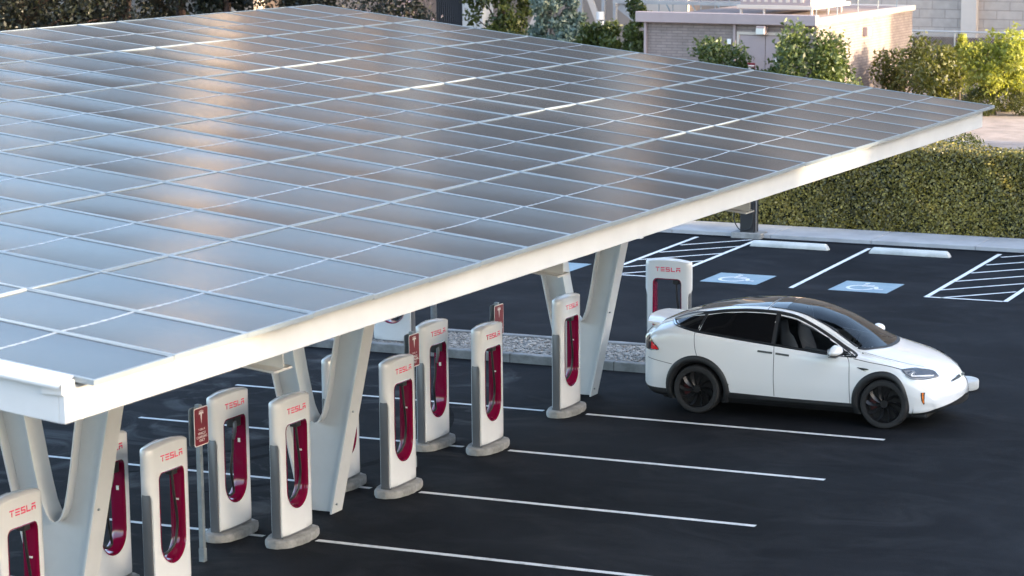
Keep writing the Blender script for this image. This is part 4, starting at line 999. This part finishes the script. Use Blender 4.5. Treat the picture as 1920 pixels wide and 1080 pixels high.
for i, (u_, Y, r, lab) in enumerate(((1812, 57.5, .62, 'round clipped bush tucked under the sunlit tree'), (1836, 52.5, .55, 'low clipped bush just above the far canopy corner'), (1885, 54.5, .6, 'round clipped bush right of the sunlit tree stem'), (1922, 53.2, .6, 'clipped bush cut by the picture edge beside the gravel'))):
    t = thing('clipped_bush', (hx(u_, Y), Y, 0), lab, 'bush', 'clipped round bushes'); leaves('crown', [(0, 0, r*.8, r*1.1, r, r*.85)], 2600, .075, L['olive'], t, 60+i, fill=.8)
    mb = MB(); mb.tube([(0, 0, -.05), (0, 0, r*.7)], .04, 6); mb.build('trunk', M['twig'], t)
t = thing('clipped_bush', (hx(1788, 24.3), 24.3, 0), 'rounded bush poking over the top of the hedge under the canopy corner', 'bush', 'clipped round bushes')
leaves('crown', [(0, 0, 1.72, .62, .55, .52), (.25, .1, 1.5, .6, .5, .5)], 2600, .07, L['olive'], t, 71, fill=.75); mb = MB(); mb.tube([(0, 0, -.05), (0, 0, 1.6)], .05, 6); mb.build('trunk', M['twig'], t)
t = thing('dark_hedge', (hx(110, 68), 68, 0), 'low dense dark hedge closing the gap under the left trees', 'hedge')
leaves('foliage', [(x, rng.uniform(-.3, .3), rng.uniform(.8, 1.5), 1.5, 1.0, rng.uniform(1.0, 1.6)) for x in np.arange(-13, 5.2, .9)], 24000, .15, L['dark'], t, 91, fill=.5)
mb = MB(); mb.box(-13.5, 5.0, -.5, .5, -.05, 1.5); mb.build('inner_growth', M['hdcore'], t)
# hedge
def hedge():
    t = thing('hedge', (-6, 22.1, 0), 'long clipped leafy hedge running behind the sidewalk', 'hedge'); g = np.random.default_rng(5)
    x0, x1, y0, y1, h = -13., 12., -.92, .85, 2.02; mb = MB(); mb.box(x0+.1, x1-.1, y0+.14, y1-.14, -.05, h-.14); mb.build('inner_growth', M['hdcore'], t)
    n1, n2 = 84000, 18000
    P = np.concatenate([np.stack([g.uniform(x0, x1, n1), y0+np.abs(g.normal(0, .07, n1)), g.uniform(0, h, n1)], 1), np.stack([g.uniform(x0, x1, n2), g.uniform(y0, y1, n2), h-np.abs(g.normal(0, .06, n2))], 1)])
    bump = .05*np.sin(P[:, 0]*2.1)*np.sin(P[:, 2]*2.6+P[:, 0])+.04*np.sin(P[:, 0]*5.3+P[:, 2]*4.)
    P[:n1, 1] += bump[:n1]; P[n1:, 2] += .05*np.sin(P[n1:, 0]*1.7)+.03*np.sin(P[n1:, 0]*4.9+P[n1:, 1]*5)
    n = len(P); nv = np.concatenate([np.tile([0, -1, .25], (n1, 1)), np.tile([0, -.15, 1], (n2, 1))])
    a = g.normal(size=(n, 3)); nn = nv+g.normal(size=(n, 3))*.55; b = np.cross(a, nn); b /= np.linalg.norm(b, axis=1)[:, None]; a = np.cross(nn, b); a /= np.linalg.norm(a, axis=1)[:, None]
    s = .053*g.uniform(.6, 1.5, n)[:, None]
    v = np.stack([P-a*s*.6, P+b*s*.36, P+a*s*.6, P-b*s*.36], 1).reshape(-1, 3)
    me = bpy.data.meshes.new('leaves'); me.vertices.add(4*n); me.vertices.foreach_set('co', v.ravel()); me.loops.add(4*n); me.loops.foreach_set('vertex_index', np.arange(4*n)); me.polygons.add(n); me.polygons.foreach_set('loop_start', np.arange(0, 4*n, 4)); me.update(calc_edges=True)
    tone = np.clip(g.normal(.38, .26, n)+.15*np.sin(P[:, 0]*1.3)*np.sin(P[:, 2]*2.), 0, 1); at = me.attributes.new('tone', 'FLOAT', 'FACE'); at.data.foreach_set('value', tone.astype(np.float32))
    link('foliage', me, L['hedge'], t)
hedge()

# ------------------------------------------------------------------ brick service building
def bld(name, loc, label, cat='building'): return thing(name, loc, label, cat)
BX0, BX1, BY0, BY1, BH = -19.04, -12.72, 48.7, 60.2, 3.2
b1 = bld('brick_building', (BX0, BY0, 0), 'low flat-roofed pink brick building with a mauve double door and roof machinery')
def part(name, boxes, m, parent=b1, bevel=0, org=(BX0, BY0)):
    mb = MB()
    for x0, x1, y0, y1, z0, z1 in boxes: mb.box(x0-org[0], x1-org[0], y0-org[1], y1-org[1], z0, z1)
    return mb.build(name, M[m], parent, bevel=bevel)
part('wall', [(BX0, BX1, BY0, BY1, -.05, BH)], 'brick')
rf_ = part('roof', [(BX0+.1, BX1-.1, BY0+.1, BY1-.1, BH+.002, BH+.16)], 'roofg2')
part('fascia', [(BX0-.28, BX1+.06, BY0-.28, BY0+.05, BH-.02, BH+.34)], 'mauve', bevel=.02)
part('coping', [(BX1-.25, BX1+.10, BY0+.052, BY1+.1, BH+.003, BH+.20), (BX0-.1, BX1-.252, BY1-.2, BY1+.1, BH+.003, BH+.2)], 'stucco2', bevel=.03)
for x in (BX0-.03, hx(1372, BY0-.03)): part('downpipe', [(x, x+.09, BY0-.09, BY0-.003, 0, BH-.03)], 'mauve')
dx0, dx1 = hx(1384, BY0), hx(1480, BY0); dm = (dx0+dx1)/2
d_ = part('double_door', [(dx0, dm-.012, BY0-.03, BY0-.003, .62, 2.80), (dm+.012, dx1, BY0-.03, BY0-.003, .62, 2.80)], 'mauve')
fr = part('door_frame', [(dx0-.10, dx0-.01, BY0-.06, BY0-.002, .6, 2.9), (dx1+.01, dx1+.10, BY0-.06, BY0-.002, .6, 2.9), (dx0-.10, dx1+.10, BY0-.062, BY0-.004, 2.82, 2.92)], 'stucco2')
part('door_step', [(dx0-.5, dx1+.5, BY0-1.2, BY0-.004, -.05, .60)], 'walk')
x = hx(1406, BY0); sg = part('warning_sign', [(x-.14, x+.14, BY0-.036, BY0-.031, 1.60, 1.86)], 'maroon'); part('sign_panel', [(x-.11, x+.11, BY0-.039, BY0-.0365, 1.74, 1.78), (x-.11, x+.11, BY0-.039, BY0-.0365, 1.66, 1.69)], 'white', sg)
x = hx(1455, BY0); part('notice_plate', [(x-.12, x+.12, BY0-.036, BY0-.031, 1.86, 2.02)], 'white')
x = hx(1427, BY0); wl = part('wall_lamp', [(x-.17, x+.17, BY0-.30, BY0-.004, 2.84, 3.14)], 'mauve', bevel=.03); part('lamp_glass', [(x-.15, x+.15, BY0-.33, BY0-.302, 2.86, 3.06)], 'lampg', wl)
x = hx(1365, BY0); part('junction_box', [(x-.07, x+.07, BY0-.08, BY0-.004, 2.48, 2.66)], 'white', bevel=.01)
y = BY0+5.4; wl = part('wall_lamp', [(BX1+.003, BX1+.20, y-.18, y+.18, 2.55, 2.88)], 'mauve', bevel=.03); part('lamp_glass', [(BX1+.201, BX1+.23, y-.15, y+.15, 2.58, 2.84)], 'lampg', wl)
y = BY0+3.0; part('conduit', [(BX1+.003, BX1+.06, y, y+.07, 1.2, 2.35), (BX1+.003, BX1+.06, y-.25, y-.003, 2.28, 2.35)], 'greyst')
part('electric_box', [(BX1+.003, BX1+.22, y-.5, y+.3, .4, 1.2)], 'mauve', bevel=.02); part('meter', [(BX1+.003, BX1+.16, y+.7, y+.95, .95, 1.2)], 'greyst', bevel=.03)
# roof machinery
hv = thing('roof_unit', (-16.7, 51.5, BH+.16), 'boxy louvred machinery cabinet on legs on the flat brick roof', 'roof unit')
def rp(name, boxes, m): return part(name, boxes, m, hv, org=(-16.7, 51.5), bevel=.01)
hx0, hx1 = hx(1384, 51.5), hx(1470, 51.5)
rp('cabinet', [(hx0, hx1+.9, 51.5, 55.5, .35, 2.6)], 'mauve')
for k in range(9): rp('louvre', [(hx0+.1+k*.27, hx0+.12+k*.27+.12, 51.47, 51.497, .45, 2.5)], 'stucco2')
rp('skid', [(hx0-.1, hx1+1.0, 51.4, 51.56, .22, .345), (hx1+.95, hx1+1.05, 51.565, 55.6, .22, .345)], 'stucco2')
for x, y in ((hx0, 51.5), ((hx0+hx1)/2, 51.5), (hx1+.9, 51.5), (hx1+1.0, 53), (hx1+1.0, 54.5)): rp('leg', [(x, x+.08, y-.06, y+.02, .003, .218)], 'stucco2')
rl = thing('roof_guard_rail', (BX1, BY0, BH+.2), 'thin pipe guard rail along the edges of the brick roof', 'railing')
for k, (x, y) in enumerate([(BX1-.12, BY0+.3), (BX1-.12, BY0+2.6), (BX1-.12, BY0+5), (BX1-.12, BY0+7.4), (BX1-.12, BY0+9.8)]):
    mb = MB(); mb.tube([(x-BX1, y-BY0, 0), (x-BX1, y-BY0, .55), (x-BX1-.18, y-BY0, .95)], .018, 6); mb.build('stanchion', M['galv'], rl)
mb = MB(); mb.tube([(-.30, .3, .95), (-.30, 9.8, .95)], .016, 6); mb.build('rail', M['galv'], rl)
# ------------------------------------------------------------------ block wall, chain-link fence
bw = bld('block_wall_building', (hx(1530, 78), 78, 0), 'large windowless beige block wall with shallow pilasters behind the fence')
x0 = hx(1530, 78); part('wall', [(x0, 8, 78, 84, -.05, 34)], 'block', bw, org=(x0, 78))
for u_ in (1812, 2010): x = hx(u_, 78); part('pilaster', [(x-.35, x+.35, 77.6, 77.997, -.05, 33)], 'stucco2', bw, org=(x0, 78))
fy = 68.6; fx0, fx1 = hx(1690, fy), 4.
fe = thing('chain_link_fence', (fx0, fy, 0), 'chain-link fence with pale pipe rails in front of the beige block wall', 'fence')
mb = MB(); mb.box(0, fx1-fx0, -.12, .12, -.05, .58); mb.build('footing_wall', M['block'], fe)
for z in (.66, 1.95): mb = MB(); mb.tube([(0, 0, z), (fx1-fx0, 0, z)], .04 if z > 1 else .025, 8); mb.build('rail', M['wire'], fe)
for u_ in (1704, 1783, 1874, 1881, 1990, 2100): x = hx(u_, fy)-fx0; mb = MB(); mb.tube([(x, .02, .5), (x, .02, 2.0)], .032, 8); mb.build('post', M['wire'], fe)
mb = MB(); Lx = fx1-fx0; hgt = 1.27; k = -hgt
while k < Lx:
    for s in (1, -1):
        a, b = (k, .66), (k+hgt, 1.93)
        if s < 0: a, b = (k, 1.93), (k+hgt, .66)
        if a[0] < 0: t_ = -a[0]/hgt; a = (0, a[1]+(b[1]-a[1])*t_)
        if b[0] > Lx: continue
        mb.bar((a[0], -.01*s, a[1]), (b[0], -.01*s, b[1]), .009)
    k += .115
mb.build('wire_mesh', M['wire'], fe)
mb = MB(); mb.box(.05, Lx, .10, .115, .62, 1.72); mb.build('wind_screen', M['screen'], fe)
x = hx(1902, fy); fs_ = tag(part('fence_sign', [(x-.33, x+.33, fy-.05, fy-.042, 1.40, 1.85)], 'white', None, org=(0, 0)), 'small pale rectangular sign wired to the chain-link fence', 'sign')
# ------------------------------------------------------------------ beige building at the back, stairs, pillar
ox, oy = -92., 86.
ob = bld('office_building', (ox, oy, 0), 'long tall beige building closing the view behind the trees and stairs')
def op(name, boxes, m): return part(name, boxes, m, ob, org=(ox, oy))
OX1 = hx(1560, oy)
op('wall', [(ox, OX1+6, oy, oy+20, -.05, 34)], 'stucco')
for x, wd, dp in ((hx(520, oy), 3.0, 2.4), (hx(160, oy), 2.5, .6), (hx(900, oy), 2.2, .5), (hx(1290, oy), 2.2, .4)): op('pier', [(x-wd, x, oy-dp, oy-.003, -.05, 35)], 'stucco2')
op('wing', [(hx(519, oy), hx(775, oy), oy-.9, oy-.004, -.05, 34.5)], 'stucco3')
for k in range(8): z = 7.+k*2.9; None
for k in range(6): z = 8.+k*3.2; op('window_band', [(hx(980, oy), hx(1230, oy), oy-.06, oy-.004, z, z+1.2)], 'offd')
sf = thing('braced_framework', (hx(1090, 76), 76, 0), 'grey steel posts with pale diagonal braces in front of the beige wall', 'steel frame')
fx = hx(1090, 76)
for u_, w_ in ((1088, .22), (1131, .16), (1152, .14)): x = hx(u_, 76)-fx; mb = MB(); mb.box(x-w_/2, x+w_/2, -.1, .1, -.05, 7); mb.build('post', M['greyst'], sf)
for (ua, za), (ub, zb) in (((985, .6), (1035, 3.4)), ((1094, 3.4), (1130, 1.0))):
    mb = MB(); mb.bar((hx(ua, 76)-fx, 0, za), (hx(ub, 76)-fx, 0, zb), .28, .1, up=(0, 1, 0)); mb.build('brace', M['stucco2'], sf)
mb = MB(); x = hx(1124, 75)-fx
for k in range(3): mb.tube([(x, -1, .9+k*.42), (x, -1, 1.25+k*.42)], .18, 12)
tag(mb.build('ceramic_insulator', M['white'], None, loc=(fx, 76, 0)), 'stacked pale round drums beside the grey steel post', 'insulator')
ms = thing('metal_staircase', (hx(1160, 72), 72, 0), 'grey metal staircase and landing rising behind the brick roof', 'staircase'); sx0 = hx(1160, 72)
def sp(name, a, b, w_, h_=None, m='greyst'): mb = MB(); mb.bar((hx(a[0], 72)-sx0, a[2], a[1]), (hx(b[0], 72)-sx0, b[2], b[1]), w_, h_, up=(0, 1, 0)); return mb.build(name, M[m], ms)
sp('stringer', (1160, 2.55, 0), (1215, 1.55, 0), .34, .1); sp('stringer', (1160, 2.55, 1.3), (1215, 1.55, 1.3), .34, .1); sp('landing', (1150, 2.72, .6), (1400, 2.72, .6), .14, 1.5)
for k in range(7): sp('tread', (1166+k*7, 2.55-k*.135, .05), (1166+k*7+5, 2.55-k*.135, .05), .04, .06)
for k in range(8): u_ = 1208+k*26; sp('baluster', (u_, .8, -.05), (u_, 3.8, -.05), .045)
for za in (1.9, 2.3): sp('handrail', (1205, za, -.1), (1400, za-.1, -.1), .05)
for k in range(4): sp('stay', (1200+k*48, 2.7, -.12), (1222+k*48, 1.7, -.12), .05, m='galv')
px_ = thing('concrete_pillar', (hx(887, 76), 76, 0), 'pale smooth concrete pillar with a dark ribbed metal panel on its left', 'pillar'); xx = hx(887, 76)
mb = MB(); mb.box(hx(868, 76)-xx, hx(906, 76)-xx, 0, 1.2, -.05, 9); mb.build('shaft', M['colc'], px_, bevel=.03)
mb = MB(); xa, xb = hx(818, 76)-xx, hx(868, 76)-xx-.004; n = 14
for k in range(n): w_ = (xb-xa)/n; mb.box(xa+k*w_, xa+k*w_+w_*.55, .12, .3, -.05, 9)
mb.box(xa, xb, .3, .4, -.05, 9); mb.build('ribbed_panel', M['corr'], px_)
# ------------------------------------------------------------------ added sun blockers to the east, out of view; they shade the lot from the low sun
def east(name, y0, y1, h, x0=76., lab=''):  # unseen box added to block the sun, dressed with window bands
    t = bld(name, (x0, y0, 0), lab)
    mb = MB(); mb.box(0, 14, 0, y1-y0, -.05, h); mb.build('wall', M['off'], t)
    for k in range(int(h//3.2)):
        mb = MB(); mb.box(-.05, -.004, 1, y1-y0-1, 1.2+k*3.2, 2.7+k*3.2); mb.build('window_band', M['offd'], t)
HT, HLOW = 38., 17.63
east('unseen_sun_blocker', 24.6, 44.0, HT, lab='tall added sun blocker beyond the right edge, north part')
east('unseen_sun_blocker', 20.605, 24.595, 14.9, lab='narrow lower added sun blocker that lets sun onto the hedge top')
east('unseen_sun_blocker', -2.7, 20.6, HT, lab='tall added sun blocker beyond the right edge, middle part')
east('unseen_sun_blocker', -5.3, -2.705, HLOW, lab='low added sun blocker beyond the right edge, leaving a sun strip on the canopy')
east('unseen_sun_blocker', -18.2, -5.305, HT, lab='tall added sun blocker beyond the right edge, south part')
east('unseen_sun_blocker', -70, -18.205, HLOW, lab='long low added sun blocker beyond the right edge')
east('unseen_sun_blocker', 57.3, 80.8, 38, lab='tall far added sun blocker beyond the right edge, shading the left trees')


# ------------------------------------------------------------------ light, sky, camera
EL, AZ = 10.5, 90.0     # sun low over +X
w = bpy.data.worlds.new('World'); S.world = w; w.use_nodes = True; nt = w.node_tree
bg = nt.nodes['Background']; sky = nt.nodes.new('ShaderNodeTexSky'); sky.sky_type = 'NISHITA'; sky.sun_disc = False
sky.sun_elevation = R(EL); sky.sun_rotation = R(90); sky.air_density = .9; sky.dust_density = 4.6; sky.ozone_density = 1.0; sky.altitude = 600
nt.links.new(sky.outputs[0], bg.inputs[0]); bg.inputs[1].default_value = .15
sd = bpy.data.lights.new('sun', 'SUN'); sd.energy = 2.0; sd.angle = R(.6); sd.color = (1, .80, .55)
so = bpy.data.objects.new('sun', sd); COL.objects.link(so); d = Vector((math.cos(R(EL)), 0, math.sin(R(EL)))); so.rotation_euler = d.to_track_quat('Z', 'Y').to_euler()
cd = bpy.data.cameras.new('camera'); co = bpy.data.objects.new('camera', cd); COL.objects.link(co); S.camera = co
cd.sensor_width = 36; cd.lens = 4771.17*36/1920; cd.clip_end = 3000; cd.clip_start = .5
cd.shift_x = -(1240.757-960)/1920; cd.shift_y = (756.665-540)/1920
yaw, pitch, roll = .382916, .201110, .003279
f0 = Vector((-math.sin(yaw), math.cos(yaw), 0)); r_ = Vector((math.cos(yaw), math.sin(yaw), 0)); up = Vector((0, 0, 1))
f = f0*math.cos(pitch)-up*math.sin(pitch); u = f0*math.sin(pitch)+up*math.cos(pitch)
r2 = r_*math.cos(roll)+u*math.sin(roll); u2 = -r_*math.sin(roll)+u*math.cos(roll)
co.matrix_world = Matrix(((r2.x, u2.x, -f.x, CAM.x), (r2.y, u2.y, -f.y, CAM.y), (r2.z, u2.z, -f.z, CAM.z), (0, 0, 0, 1)))
cd.dof.use_dof = True; cd.dof.focus_distance = 37.5; cd.dof.aperture_fstop = 3.6
vs = S.view_settings; S.display_settings.display_device = 'sRGB'; vs.view_transform = 'Standard'; vs.look = 'None'; vs.gamma = 1.0; vs.exposure = 3.05
S.render.engine = 'CYCLES'; S.cycles.use_denoising = True; S.cycles.max_bounces = 8; S.cycles.sample_clamp_indirect = 6
